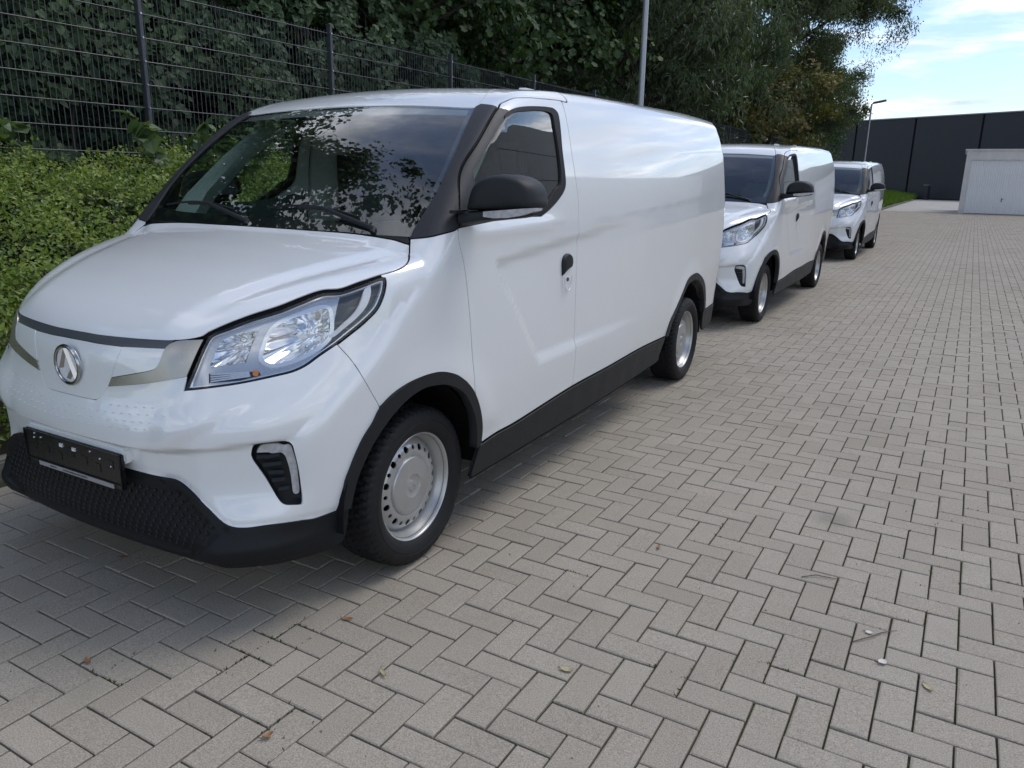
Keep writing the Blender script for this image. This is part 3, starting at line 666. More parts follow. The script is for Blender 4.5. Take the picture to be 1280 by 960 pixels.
def wheel_meshes():
    d={}
    # tyre: profile (x outwards, r); x=0 is the outer rim flange
    Rt=.3080
    prof=[(-.160,.200),(-.176,.215),(-.184,.245),(-.180,.275),(-.168,.296),(-.155,.3035),(-.138,.3065),(-.118,.3075),(-.116,.3005),(-.108,.3005),(-.106,.3077),(-.084,.308),(-.082,.3005),(-.074,.3005),(-.072,.308),(-.050,.3077),(-.048,.3005),(-.040,.3005),(-.038,.3075),(-.018,.3065),(-.003,.3035),(.009,.296),(.016,.285),(.021,.272),(.0225,.258),(.0205,.256),(.0225,.253),(.020,.235),(.010,.218),(.001,.2085),(-.006,.204),(-.012,.198)]
    n=288; m=len(prof); V=np.zeros((n,m,3))
    for k in range(n):
        t=2*math.pi*k/n
        for i,(x,r) in enumerate(prof):
            dr=0
            if r>.285:
                ph=(k*64/288.0+ (.9*abs(x+.08)*14 if True else 0))%1.0
                sh=-.16<x<.014
                if ph<.32 and sh and not .3000<r<.3010: dr=-.0085 if r>.3 else -.006
                elif sh and (k%5==2) and r>.301: dr=-.0012
            if .225<r<.29 and x>0: x=x+.0006*math.sin(k*2*math.pi*36/288)*(r>.262)
            rr=r+dr; V[k,i]=(x,rr*math.cos(t),rr*math.sin(t))
    # slight squash on the ground
    z=V[:,:,2]; V[:,:,2]=np.maximum(z,-.3060)
    F=[(k*m+i,k*m+i+1,((k+1)%n)*m+i+1,((k+1)%n)*m+i) for k in range(n) for i in range(m-1)]
    o=mesh('tyre',V.reshape(-1,3),F,M['tyre']); o.data.set_sharp_from_angle(angle=R(30)); d['tyre']=o
    # rim barrel + disc with holes
    b=MB(); b.lathe([(-.170,.196),(-.165,.188),(-.06,.183),(-.034,.188),(-.022,.196),(-.012,.199),(-.003,.2015),(.002,.2045),(.0035,.2075),(.0015,.2095),(-.006,.2085)],72)
    zr=lambda r: float(np.interp(r,[.09,.110,.118,.126,.140,.150,.160,.172,.184],[-.034,-.032,-.026,-.0245,-.026,-.029,-.035,-.047,-.060]))
    out=[(.183*math.cos(t),.183*math.sin(t)) for t in np.linspace(0,2*math.pi,96,endpoint=False)]; inn=[(.09*math.cos(t),.09*math.sin(t)) for t in np.linspace(0,2*math.pi,60,endpoint=False)]
    holes=[]
    for k in range(22):
        t=2*math.pi*k/22; rh=.0128 if k%2==0 else .0082; rc=.1475
        holes.append([(rc*math.cos(t)+rh*math.cos(a),rc*math.sin(t)+rh*math.sin(a)) for a in np.linspace(0,2*math.pi,14,endpoint=False)])
    V2,F2=tri2(np.array(out),[np.array(inn)]+[np.array(h) for h in holes],.011)
    rr=np.hypot(V2[:,0],V2[:,1]); V3=[(zr(r),p[0],p[1]) for r,p in zip(rr,V2)]
    b.add(V3,[tuple(f) for f in F2])
    for h in holes:
        k=len(h); q=[(zr(math.hypot(*p)),p[0],p[1]) for p in h]; b.add(q+[(v[0]-.006,v[1]*.995,v[2]*.995) for v in q],[(i,(i+1)%k,(i+1)%k+k,i+k) for i in range(k)])
    bm_o=b.build('wheel',M['rim'],None,smooth=True,ang=40); d['rim']=bm_o
    bm=bmesh.new(); bm.from_mesh(bm_o.data); bmesh.ops.recalc_face_normals(bm,faces=bm.faces); bm.to_mesh(bm_o.data); bm.free()
    # hub cap with radial dimples
    h=MB(); N=72; prof=[(-.034,.1135),(-.026,.113),(-.0215,.110),(-.0195,.105)]+[(-.0195+.006*(1-(r/.105)**2),r) for r in np.linspace(.100,.046,13)]+[(-.0155,.044),(-.0175,.040),(-.0175,.022),(-.0135,.0205),(-.0125,.017),(-.0125,.0)]
    V=[];m=len(prof)
    for k in range(N):
        t=2*math.pi*k/N
        for i,(x,r) in enumerate(prof):
            dx=-.0016 if (.05<r<.100 and k%2==0 and i%2==0) else 0
            if i in (17,18,19): dx=-.003*max(0,math.sin(t+.6))
            V.append((x+dx,r*math.cos(t),r*math.sin(t)))
    h.add(V,[(k*m+i,((k+1)%N)*m+i,((k+1)%N)*m+i+1,k*m+i+1) for k in range(N) for i in range(m-1)])
    # little mark on the cap
    for a,bb_ in (((-.010,-.008),(0,.011)),((.010,-.008),(0,.011)),((-.006,-.002),(0,-.009)),((.006,-.002),(0,-.009))):
        h.tube([(-.0110,a[0],a[1]),(-.0110,bb_[0],bb_[1])],.0016,6)
    d['hub_cap']=h.build('hub_cap',M['rim'],None,smooth=True,ang=35)
    k=MB(); k.lathe([(-.075,.05),(-.075,.135),(-.13,.14)],32); k.lathe([(-.10,.0),(-.10,.186)],32); d['brake_drum']=k.build('brake_drum',M['well'],None,smooth=True)
    out={}
    for q,o in d.items(): out[q]=o.data; bpy.data.objects.remove(o)
    return out
def interior(root):
    # dashboard: swept profile
    pr=[(.20,1.165),(.30,1.185),(.50,1.195),(.64,1.19),(.70,1.16),(.71,1.05),(.66,.80),(.40,.60)]
    xs=np.linspace(-.78,.78,27); V=[];F=[]; m=len(pr)
    for x in xs:
        hump=.060*math.exp(-((x-.38)/.20)**4)
        for i,(y,z) in enumerate(pr): V.append((x*(1-.10*(.7-y)),y+.05*(x/.78)**2*(i<2),z+(hump if i in (2,3,4) else hump*.35 if i==1 else 0)-.02*(x/.78)**2))
    F=[(k*m+i,(k+1)*m+i,(k+1)*m+i+1,k*m+i+1) for k in range(len(xs)-1) for i in range(m-1)]
    b=MB(); b.add(V,F); o=b.build('dashboard',M['dash'],root,smooth=True,ang=50)
    sw=MB(); c=Vector((.38,.83,1.10)); tilt=Matrix.Rotation(R(-62),3,'X')
    ring=[c+tilt@Vector((.185*math.cos(t),.185*math.sin(t),0)) for t in np.linspace(0,2*math.pi,37)]
    sw.tube(ring,.015,8,caps=False)
    for t in (0,math.pi,-math.pi/2): sw.tube([c,c+tilt@Vector((.18*math.cos(t),.18*math.sin(t),0))],.018,6)
    sw.tube([c,c+tilt@Vector((0,0,-.25))],.03,8); sw.build('steering_wheel',M['black'],root,smooth=True)
    for x in (.38,-.38):
        st=MB(); st.box((x,1.05,.78),(.24,.24,.09),bev=.05)
        st.box((x,1.27,1.12),(.23,.075,.30),Matrix.Rotation(R(-12),3,'X'),bev=.05)
        s_=st.build('seat',M['seat'],root,smooth=True,ang=60)
        hd=MB(); hd.box((x,1.345,1.52),(.13,.05,.09),bev=.035); hd.build('headrest',M['seat'],s_,smooth=True,ang=60)
    for s in (1,-1):
        t=MB(); a=[(.700,.09,1.20),(.705,.25,1.37),(.672,.45,1.545),(.628,.63,1.685)]; wd=[.135,.085,.06,.055]
        V=[];F=[]
        for (x,y,z),w in zip(a,wd): V+=[(s*x,y+.020,z-.03),(s*(x-w*.55),y+.10,z-.02),(s*(x-w*.2),y+.17,z-.05),(s*(x+.06),y+.14,z-.02)]
        F=[(k*4+i,k*4+(i+1)%4,k*4+4+(i+1)%4,k*4+4+i) for k in range(3) for i in range(4)]
        t.add(V,F); t.build('pillar_trim',M['trim_in'],root,smooth=True,ang=50)
    hl_=MB(); hl_.box((0,1.10,1.755),(.60,.27,.012)); hl_.build('headliner',M['trim_in'],root)

# ------------------------------------------------------------------ the van (built once, at its front axle)
A=lambda k: [tuple(p) for p in P3[k]]
def fpv(X): X=np.asarray(X,float); return cast(np.stack([X[:,0],np.full(len(X),-1.0),X[:,1]],1),np.array([0,1.,0]),0,.9,70)
def fp(x,z): return tuple(fpv([(x,z)])[0])
def sp_(y,z): return tuple(cast(np.array([[1.1,y,z]]),np.array([-1.,0,0]),0,.6,50)[0])
def dist2(P,L):
    L=np.asarray(L);a=L[:-1][None];b=L[1:][None];p=P[:,None]
    t=np.clip(((p-a)*(b-a)).sum(2)/((b-a)**2).sum(2),0,1); return np.linalg.norm(p-a-t[...,None]*(b-a),axis=2).min(1)
_bb=np.array([(0,.518)]+[(p[0],p[2]) for p in P3['bump_bot']])
def lift_bumper(Q):
    x=np.abs(Q[:,0]);z=Q[:,2]
    zM=pch([0,.10,.20,.28,.39,.5,.57,.63,.72,.8],[.605,.605,.604,.603,.608,.621,.629,.637,.645,.65],x)
    t=z-zM; fe=1-sstep(.68,.765,x)
    l=.019*sstep(-.010,.008,t)*(1-sstep(.02,.15,t))*(1-.55*sstep(.30,.50,x))*fe
    l=l-.015*sstep(.008,-.011,t)*(sstep(-.16,-.06,t)*(1-sstep(.25,.45,x))+sstep(.385,.52,z)*sstep(.25,.45,x))*fe
    zW=pch([.30,.38,.42,.48,.55,.63,.72,.8],[.600,.625,.645,.678,.722,.772,.815,.84],x); t2=(z-zW)*.74
    l=l+.010*sstep(.36,.46,x)*(1-sstep(.56,.74,x))*np.where(t2>0,1-sstep(0,.13,t2),1-sstep(0,.040,-t2))
    d=dist2(np.stack([x,z],1),_bb); l=l-.006*np.clip(1-d/.030,0,1)**2
    return l
def lift_hood(Q):
    x=np.abs(Q[:,0]);y=Q[:,1]; xc=.37+.30*(y+.7)/.7
    return .008*sstep(.045,-.03,x-xc)*sstep(-.74,-.60,y)-.004*np.exp(-((x-xc-.05)/.03)**2)*sstep(-.74,-.60,y)
def lift_side(Q):
    y=Q[:,1];z=Q[:,2]
    zt=1.118+.078*(y-.49)-.012*np.maximum(0,y-1.2)
    s=(y-.464)*.773+(z-1.085)*.634
    a=sstep(.022,-.032,z-zt); b=sstep(-.015,.018,s); c=sstep(.628,.676,z)
    l=-.0155*a*b*c*(1-sstep(1.15,2.2,y))
    l=l-.004*sstep(.05,-.07,z-zt)*sstep(1.1,2.2,y)*sstep(.55,1.0,z)*(1-sstep(3.6,4.05,y))
    l=l+.012*np.exp(-((np.hypot(y-3.27,z-.31)-.47)/.075)**2)*sstep(.40,.5,z)
    l=l+.010*np.exp(-((np.hypot(y+.02,z-.31)-.44)/.075)**2)*sstep(.40,.5,z)*sstep(-.26,-.06,y)*(1-sstep(.6,1,y))
    # flat shelf under the side window
    l=l+.010*np.exp(-((z-1.235-.02*(y-.4))/.035)**2)*sstep(.22,.40,y)*(1-sstep(.8,1.15,y))
    return l
_ed=np.array(sorted([(p[2],p[0]) for p in P3['bump_bot'][2:9]]))
_lg=np.array([(0,.505)]+[(p[0],p[2]) for p in P3['bump_bot'][:8]]+[(.62,.30)])
def lift_lower(Q):
    x=np.abs(Q[:,0]);z=Q[:,2]
    edge=np.interp(z,np.r_[.24,.29,_ed[:,0]],np.r_[.42,.54,_ed[:,1]-.035])
    m=sstep(0,.03,edge-x)*sstep(.262,.285,z)
    l=-.018*m
    l=l+.012*sstep(.46,.56,x)*sstep(.345,.305,z)*(1-sstep(.74,.80,x))*sstep(.235,.27,z)
    return l
def pan_chart(p,outline,d,lift=None,**k):
    p.chart(outline,d,lift=lift,**k)
    if lift is not None:      # shading follows the pressed-in shapes
        N=[]
        for V,Nn in zip(p.V,p.N): N.append((V,Nn))
_oldput=Panel._put
def _chart(self,outline,d,lift=None,**k):
    i0=len(self.V); Panel.chart0(self,outline,d,lift=lift,**k)
    if lift is not None:
        V,Nn=self.V[i0],self.N[i0]
        a=np.where(np.abs(Nn[:,2:3])<.9,np.array([[0,0,1.]]),np.array([[0,1.,0]])); t1=np.cross(a,Nn); t1/=np.linalg.norm(t1,axis=1,keepdims=True); t2=np.cross(Nn,t1); e=.004
        g1=(lift(V+e*t1)-lift(V-e*t1))/(2*e); g2=(lift(V+e*t2)-lift(V-e*t2))/(2*e)
        N2=Nn-g1[:,None]*t1-g2[:,None]*t2; self.N[i0]=N2/np.linalg.norm(N2,axis=1,keepdims=True)
    return self
Panel.chart0=Panel.chart; Panel.chart=_chart

def build_van():
    root=empty('cargo_van')
    Panel.gasket=MB()
    snap=lambda P,d: [tuple(q) for q in on_body(smoothline(P,.015),d)]
    HF=[(0,-.744,.934)]+A('hood_front')[::-1]; HF[-1]=P3['hood_side'][0]; HS=A('hood_side'); HSa=snap(HS[:9],(-.45,.35,-.8)); HSb=snap(HS[8:],(-.6,.1,-.8)); Hr=[HSb[-1],(.50,.066,1.218),(.25,.060,1.224),(0,.058,1.226)]
    lp=loop(HF,HSa,HSb,Hr+[tuple(p) for p in mir(Hr)[::-1]][1:],mir(HSb)[::-1],mir(HSa)[::-1],mir(HF)[::-1])
    Panel().chart(lp,(0,.5,-.87),sp=.03,lift=lift_hood,depth=.018,gap=.003).build('bonnet',M['white'],root)
    # black strip under the bonnet edge
    SB=[(0,-.757,.913)]+A('strip_bot')[::-1]
    lp=loop(HF,[HF[-1],SB[-1]] if False else [HF[-4],SB[-1]],SB[::-1],mir(SB),[mir([SB[-1]])[0],mir([HF[-4]])[0]],mir(HF)[::-1]) if False else None
    hf=[(p[0],p[1],p[2]+.003) for p in HF[:5]]; lp=loop(hf,[hf[-1],SB[-1]],SB[::-1],mir(SB),[tuple(mir([SB[-1]])[0]),tuple(mir([hf[-1]])[0])],mir(hf)[::-1])
    Panel().chart(lp,(0,1,-.3),sp=.03,off=-.001,gap=0,seal=False).build('grille_strip',M['gloss_black'],root)
    # white bumper with its central panel
    CP=A('centre_panel'); cp=[(0,-.794,.733)]+CP[::-1]; TB=CP[3]
    top=[SB[0],SB[1],SB[2],CP[0]]
    lp=loop(cp,top[::-1],mir(top),mir(cp)[::-1])
    cpan=Panel().chart(lp,(0,1,0),sp=.03,gap=.0018).build('grille_panel',M['white'],root)
    emblem(cpan)
    ins=A('insert'); tro=A('trim_outer'); hfx=P3['hood_front']
    for mr in (False,True):
        lp=loop([ins[0],ins[1]],ins[1:5],[ins[4],ins[5]],[ins[5],CP[1],ins[0]])
        Panel().chart(lp,(-.2,1,0),sp=.03,gap=.0012,off=.0015).build('grille_insert',M['white'],root,mr)
        lp=loop([SB[-1],(.43,-.697,.944),tro[0]],[tro[0],tro[1]],tro[1:],[tro[4],ins[5]],ins[5:0:-1],[ins[1],SB[-1]])
        Panel().chart(lp,(-.25,1,0),sp=.03,gap=.0006,off=.003).build('grille_trim',M['silver'],root,mr)
    XS_=.40
    hl=A('HL'); fb=snap(A('fend_bump'),(-.75,.6,-.25)); ao=A('arch_out'); bb=A('bump_bot')
    trb=tro[1:]   # (.467) .. (.183)
    _t=sorted((p[0],p[2]) for p in trb); tx=fp(XS_,float(np.interp(XS_,[q[0] for q in _t],[q[1] for q in _t]))); bz=lambda x: float(np.interp(x,[p[0] for p in bb],[p[2] for p in bb]))
    bx=fp(XS_,bz(XS_)); cut=[tuple(q) for q in fpv([(XS_,z) for z in np.linspace(tx[2],bx[2],22)])]; cut[0]=tx;cut[-1]=bx
    cbot=[(0,-.793,.518)]+[q for q in bb if q[0]<XS_-.01]+[bx]
    b=Panel()
    tin=[q for q in trb[::-1] if q[0]<XS_-.005]+[tx]
    lp=loop(cp[:6],[cp[5],trb[-1]],tin,cut,cbot[::-1],mir(cbot),mir(cut)[::-1],mir(tin)[::-1],[tuple(mir([trb[-1]])[0]),tuple(mir([cp[5]])[0])],mir(cp[:6])[::-1])
    b.chart(lp,(0,1,0),sp=.014,gap=0,lift=lift_bumper,depth=.012,seal=False)
    fog=loop(A('fog')+[A('fog')[0]],sp=.012)
    HLlow=hl[20-1:][::1]   # from (.756,..) on
    hi=hl[19:]+[hl[0]]
    cl=loop([tx,tro[1]],[tro[1],hl[0]],hi[::-1],fb,ao[3::-1][::1][0:0]+[fb[-1],ao[6]],ao[6::-1],[q for q in bb[::-1] if q[0]>XS_+.01]+[bx],cut[::-1])
    for mr in (False,True):
        q=Panel(); q.chart(cl,(-.62,.75,-.12),sp=.014,gap=0,lift=lift_bumper,depth=.012,holes=[fog],seal=False)
        for V,Nn,Fc in zip(q.V,q.N,q.F):
            V=V.copy();Nn=Nn.copy()
            if mr: V=V*[-1,1,1];Nn=Nn*[-1,1,1];Fc=Fc[:,::-1]
            b._put(V,Nn,Fc-0) if False else (b.V.append(V),b.N.append(Nn),b.F.append(Fc+b.n))
        b.n+=q.n
    bmp=b.build('front_bumper',M['white'],root)
    # rows of small raised dashes pressed into the bumper
    mb=MB(); pts=[]
    for r_,z0 in enumerate((.722,.700,.678,.657)):
        for k in range(-22,23):
            x=(k+.5*(r_%2))*.0345; z=z0+.10*x*x+.012*abs(x)
            if abs(x)>.40+.04*(r_%2) or (z>.712 and abs(x)<.20): continue
            pts.append((x,z))
    QQ=fpv(pts); NN=body_n(QQ); QQ=QQ+NN*lift_bumper(QQ)[:,None]
    for Q,Nn,(x,z) in zip(QQ,NN,pts):
        s=.0105*(1-.40*(abs(x)/.46)**2); u=np.cross([0,0,1],Nn); u/=np.linalg.norm(u); w=np.cross(Nn,u)
        ring=[(-1,.15),(-.5,.5),(.5,.55),(1,.2),(.5,-.1),(-.4,-.15)]
        V=[Q+u*s*a+w*s*.62*c for a,c in ring]+[Q+Nn*.0052+w*s*.12]
        mb.add(V,[(i,(i+1)%6,6) for i in range(6)])
    o=mb.build('embossed_dash',M['white'],bmp); tag(o,kind='stuff')
    # black lower bumper
    lb=Panel()
    zb=.238
    low=[fp(x,zb) for x in (0,.15,.3,.45)]
    cutl=[tuple(q) for q in fpv([(.45,z) for z in np.linspace(bz(.45),zb,14)])]; low[-1]=cutl[-1]; bxl=cutl[0]
    bt=[(0,-.793,.518)]+[q for q in bb if q[0]<.44]+[bxl]
    lp=loop(bt,cutl,low[::-1],mir(low),mir(cutl)[::-1],mir(bt)[::-1])
    lb.chart(lp,(0,1,0),sp=.02,gap=0,lift=lift_lower,depth=.03,seal=False)
    lowc=[cutl[-1],fp(.55,zb),fp(.65,zb+.0),fp(.72,zb-.003),(.775,-.46,.232),(.795,-.41,.245),(.80,-.388,.30),A('arch_in')[0]]
    lp=loop([bxl]+[q for q in bb if q[0]>.46],[bb[-1],A('arch_in')[0]],lowc[::-1],cutl[::-1])
    for mr in (False,True):
        q=Panel(); q.chart(lp,(-.62,.75,0),sp=.02,gap=0,lift=lift_lower,depth=.03,seal=False)
        for V,Nn,Fc in zip(q.V,q.N,q.F):
            if mr: V=V*[-1,1,1];Nn=Nn*[-1,1,1];Fc=Fc[:,::-1]
            lb.V.append(V);lb.N.append(Nn);lb.F.append(Fc+lb.n)
        lb.n+=q.n
    lo=lb.build('lower_bumper',M['bumperblack'],root)
    mb=MB(); pts=[]
    for r_ in range(9):
        for k in range(-23,24):
            x=(k+.5*(r_%2))*.031; z=.288+r_*.0215
            if abs(x)<=np.interp(z,np.r_[.24,.29,_ed[:,0]],np.r_[.40,.50,_ed[:,1]-.070]): pts.append((x,z))
    for Q in fpv(pts):
        Q=Q+np.array([0,.0165,0]); s=.0105
        a=[(-1,.1),(-.25,.55),(0,1.1),(.25,.55),(1,.1),(.3,-.25),(0,-.6),(-.3,-.25)]
        V=[Q+np.array([s*p,0,s*w]) for p,w in a]+[Q+np.array([s*p*.7,-.0028,s*w*.7]) for p,w in a]
        mb.add(V,[tuple(range(15,7,-1))]+[(i,(i+1)%8,(i+1)%8+8,i+8) for i in range(8)])
    o=mb.build('grille_mesh',M['grille'],lo); tag(o,kind='stuff')
    # wings, doors, sides
    bl=A('belt'); dF=snap(A('doorF'),(-1,0,-.2)); dB=snap(A('doorB'),(-1,0,-.2)); po=snap(A('pillar_out'),(-.85,.3,-.3)); dt=snap(A('door_top'),(-.75,0,-.6)); pw=A('pillarwhite'); ws=snap(A('ws'),(-.5,.6,-.6)); wo=A('win_out'); gl=A('glass'); sl=A('sill'); sbm=A('sill_bot')
    ro=A('rarch_out')
    hup=hl[12:20]  # tip down to the bumper seam
    ao_i=[6,18]
    fend=loop(HSb,[HSb[-1],ws[-1]],[ws[-1]]+bl[1:3]+[dF[0]],dF+[(.880,.275,.612)],ao[14:5:-1][0:0]+[(.880,.275,.612),ao[13]],ao[13:5:-1],[ao[6],fb[-1]],fb[::-1],hup[::-1],[hl[12],hl[11],HSb[0]])
    doorb=[(.880,.275,.612),ao[15],ao[16],ao[17],sl[1]]
    door=loop(dF+[doorb[0]],doorb,sl[1:5],dB[::-1],dt[::-1]+[(.733,.70,1.733),pw[2]],[pw[2],pw[3]],[pw[3],wo[3]],wo[3:],[wo[-1],bl[6]],bl[6:3:-1]+[dF[0]])
    sail=loop([dF[0]]+po[1:]+[pw[2]],[pw[2],pw[3]],[pw[3],wo[3]],[wo[3],wo[2],gl[3],gl[2],gl[1],gl[0]],[gl[0],gl[13]],[gl[13],bl[4],dF[0]])
    seal=loop([gl[3],wo[2],wo[3]],wo[3:],[wo[-1],bl[6],bl[5],bl[4]],[bl[4],gl[13]],[gl[13],gl[12]],gl[12:2:-1])
    glass=loop([gl[0],gl[13]],[gl[13],gl[12]],gl[12:2:-1],gl[3::-1])
    pill=loop(ws[::-1],[ws[0],pw[0]],[pw[0],pw[1]],[pw[1]]+po[::-1][1:],[po[0],dF[0]],[dF[0],bl[2],bl[1],ws[-1]])
    rx=lambda y: float(side_w(np.array([y]),np.array([1.83]))[0])-.033
    di=A('ditch'); DI=di+[(.56,1.05,1.83),(.56,1.285,1.85)]
    cant=loop(DI,[DI[-1],(rx(1.285),1.285,1.825)],[(rx(1.285),1.285,1.825),(.751,1.285,1.79),dB[0] if False else (.752,1.224,1.788)],dt[::-1]+[(.733,.70,1.733),pw[2]],[pw[2],pw[1],pw[0]],[pw[0],di[0]])
    gut=[tuple(q) for q in on_body([(rx(y),y,1.83) for y in np.r_[1.292,np.linspace(1.4,4.075,28)]],(-.6,0,-.8))]
    top_r=[(.752,1.226,1.786),(.752,1.292,1.79),gut[0]]
    rear=[gut[-1],(.75,4.150,1.70),(.775,4.165,1.45),(.79,4.165,1.1),(.786,4.165,.8),(.775,4.165,.452)]
    side=loop(dB,sl[4:],ro,[ro[-1],rear[-1]],rear[::-1],gut[::-1],[gut[0],top_r[1],top_r[0]],[top_r[0],dB[0]])
    sill=loop([sl[1]]+sl[2:],[sl[-1],sbm[-1]],sbm[::-1],[sbm[0],sl[1]])
    al=A('arch_in'); 
    archF=loop(ao,[ao[-1],al[-1]],al[::-1],[al[0],ao[0]])
    cy,cz=3.267,.33
    ri=[(0,cy+(p[1]-cy)*.905,cz+(p[2]-cz)*.905) for p in ro]; ri[0]=(0,ri[0][1],ro[0][2]);ri[-1]=(0,ri[-1][1],ro[-1][2])
    ri=[sp_(p[1],p[2]) for p in ri]
    archR=loop(ro,[ro[-1],ri[-1]],ri[::-1],[ri[0],ro[0]])
    lowR=[(.780,3.80,.30)]; lrear=loop([ri[-1],rear[-1]],[rear[-1],(.765,4.165,.40),(.765,4.15,.30)],[(.765,4.15,.30),(.775,3.86,.285)],[(.775,3.86,.285),(.78,3.80,.34),ri[-1]])
    SD=(-1,0,0)
    T_=lambda o_,d_,**k: Panel().chart(o_,d_,**k)
    pw_=T_(fend,(-.82,.25,-.50),sp=.024,lift=lift_side,depth=.010,gap=.0031); pd_=T_(door,(-1,0,-.12),sp=.024,lift=lift_side,depth=.010,gap=.0031)
    ps_=T_(sail,(-.95,.2,-.15),sp=.03,gap=.001,off=-.001,seal=False); pe_=T_(seal,(-1,0,-.1),sp=.03,gap=.0005,off=.003,seal=False,depth=.012)
    pg_=T_(glass,(-1,0,-.1),sp=.05,gap=-.004,off=-.006,seal=False,edge=False); pp_=T_(pill,(-.72,.45,-.40),sp=.024,gap=.0015,off=.004)
    pr_=T_(cant,(-.5,.1,-.86),sp=.024); pz_=T_(side,(-1,0,-.10),sp=.03,lift=lift_side,depth=.010,gap=.0031); pl_=T_(sill,(-1,0,.12),sp=.04,off=.006,depth=.02)
    pa_=T_(archF,(-.95,.2,0),sp=.02,off=.011,gap=-.001,depth=.038,seal=False); pb_=T_(archR,(-1,0,0),sp=.02,off=.011,gap=-.001,depth=.038,seal=False)
    pc_=T_(lrear,(-1,-.2,0),sp=.04,off=.006,depth=.02)
    pg_.N=[n_*[1,1,.42] for n_ in pg_.N]; pg_.N=[n_/np.linalg.norm(n_,axis=1,keepdims=True) for n_ in pg_.N]
    dc=loop([(.86,.40,.50),(.86,1.15,.50)],[(.86,1.15,.50),(.86,1.15,1.36)],[(.86,1.15,1.36),(.86,1.0,1.33),(.86,.30,1.27)],[(.86,.30,1.27),(.86,.40,.50)])
    pk_=T_(dc,(-1,0,0),sp=.09,off=-.05,seal=False,edge=False)
    for mr in (False,True):
        pw_.build('wing',M['white'],root,mr)
        d=pd_.build('door',M['white'],root,mr)
        ps_.build('window_frame',M['pillar'],d,mr); pe_.build('window_seal',M['rubber'],d,mr); pg_.build('window_pane',M['sideglass'],d,mr); pk_.build('door_card',M['dash'],d,mr)
        pp_.build('windscreen_pillar',M['pillar'],root,mr); pr_.build('roof_rail',M['white'],root,mr); pz_.build('side_panel',M['white'],root,mr)
        pl_.build('sill_cladding',M['black'],root,mr); pa_.build('wheel_arch_trim',M['black'],root,mr); pb_.build('wheel_arch_trim',M['black'],root,mr); pc_.build('rear_cladding',M['black'],root,mr)
        handle(d,mr); mirror(root,mr)
    headlights(root,hl); foglights(root)
    # roof
    wt_=[(.655,.634,1.714),(.33,.634,1.722),(0,.634,1.725)]
    half=[di[0]]+DI[1:]
    rr=[gut[-1],(.45,4.085,1.90),(0,4.085,1.915)]
    lp=loop(wt_[::-1]+[di[0]],DI,[DI[-1],gut[0]],gut,[gut[-1]]+rr[1:],mir([gut[-1]]+rr[1:])[::-1],mir(gut)[::-1],[tuple(mir([gut[0]])[0]),tuple(mir([DI[-1]])[0])],mir(DI)[::-1],mir(wt_[::-1]+[di[0]])[::-1])
    rf=Panel().chart(lp,(0,.12,-1),sp=.05,gap=.0022,depth=.012).build('roof',M['white'],root)
    mb=MB()
    for sx in (-1,1):
        for y in (1.35,2.4,3.4):
            Q=on_body([(sx*.50,y,1.9)],(0,0,-1))[0]
            mb=MB(); mb.box((Q[0],Q[1],Q[2]+.001),(.022,.05,.007),bev=.005); mb.build('roof_cap',M['white'],rf,smooth=True)
    # windscreen
    hr=[(p[0],p[1]+.010,p[2]) for p in Hr]
    wsr=ws[:-1]+[(.728,.085,1.222)]
    lp=loop([(0,.634,1.725),(.33,.634,1.722)]+[ws[0]],wsr,[wsr[-1],(.5,.078,1.22),(.25,.072,1.226),(0,.070,1.228)],[(0,.070,1.228),(-.25,.072,1.226),(-.5,.078,1.22),(-.728,.085,1.222)],mir(wsr)[::-1],[(-.655,.634,1.714),(-.33,.634,1.722),(0,.634,1.725)])
    wg=Panel().chart(lp,(0,.7,-.7),sp=.05,gap=.001,off=-.001,depth=.004).build('windscreen',M['glass'],root)
    def band(name,lo_,mat,off=-.006):
        Panel().chart(lo_,(0,.7,-.7),sp=.04,gap=0,off=off,seal=False,edge=False).build(name,mat,wg)
    def up(p,t): return (p[0],p[1]+.745*t,p[2]+.667*t)
    bot=[(.75,.06,1.21),(.5,.066,1.22),(.25,.060,1.226),(0,.058,1.228)]
    bt_=[up((.732,.072,1.22),.10),up((.62,.075,1.22),.075),up((.5,.078,1.22),.062),up((.25,.072,1.226),.055),up((0,.07,1.228),.052)]
    band('frit_band',loop(bot,mir(bot)[::-1],[tuple(mir([bot[0]])[0]),tuple(mir([bt_[0]])[0])],mir(bt_),bt_[::-1],[bt_[0],bot[0]]),M['frit'])
    tp=[(.66,.628,1.71),(.33,.632,1.722),(0,.634,1.725)]; tb=[up(p,-.055) for p in tp]; tb[0]=(.668,.590,1.678)
    band('sun_band',loop(tp,mir(tp)[::-1],[tuple(mir([tp[0]])[0]),tuple(mir([tb[0]])[0])],mir(tb),tb[::-1],[tb[0],tp[0]]),M['fritgrey'])
    for mr in (1,-1):
        s1=np.array(ws)*[mr,1,1]; s2=(np.array(ws)-[.028,0,0])*[mr,1,1]
        band('frit_band',loop(s1,[tuple(s1[-1]),tuple(s2[-1])],s2[::-1],[tuple(s2[0]),tuple(s1[0])]),M['frit'])
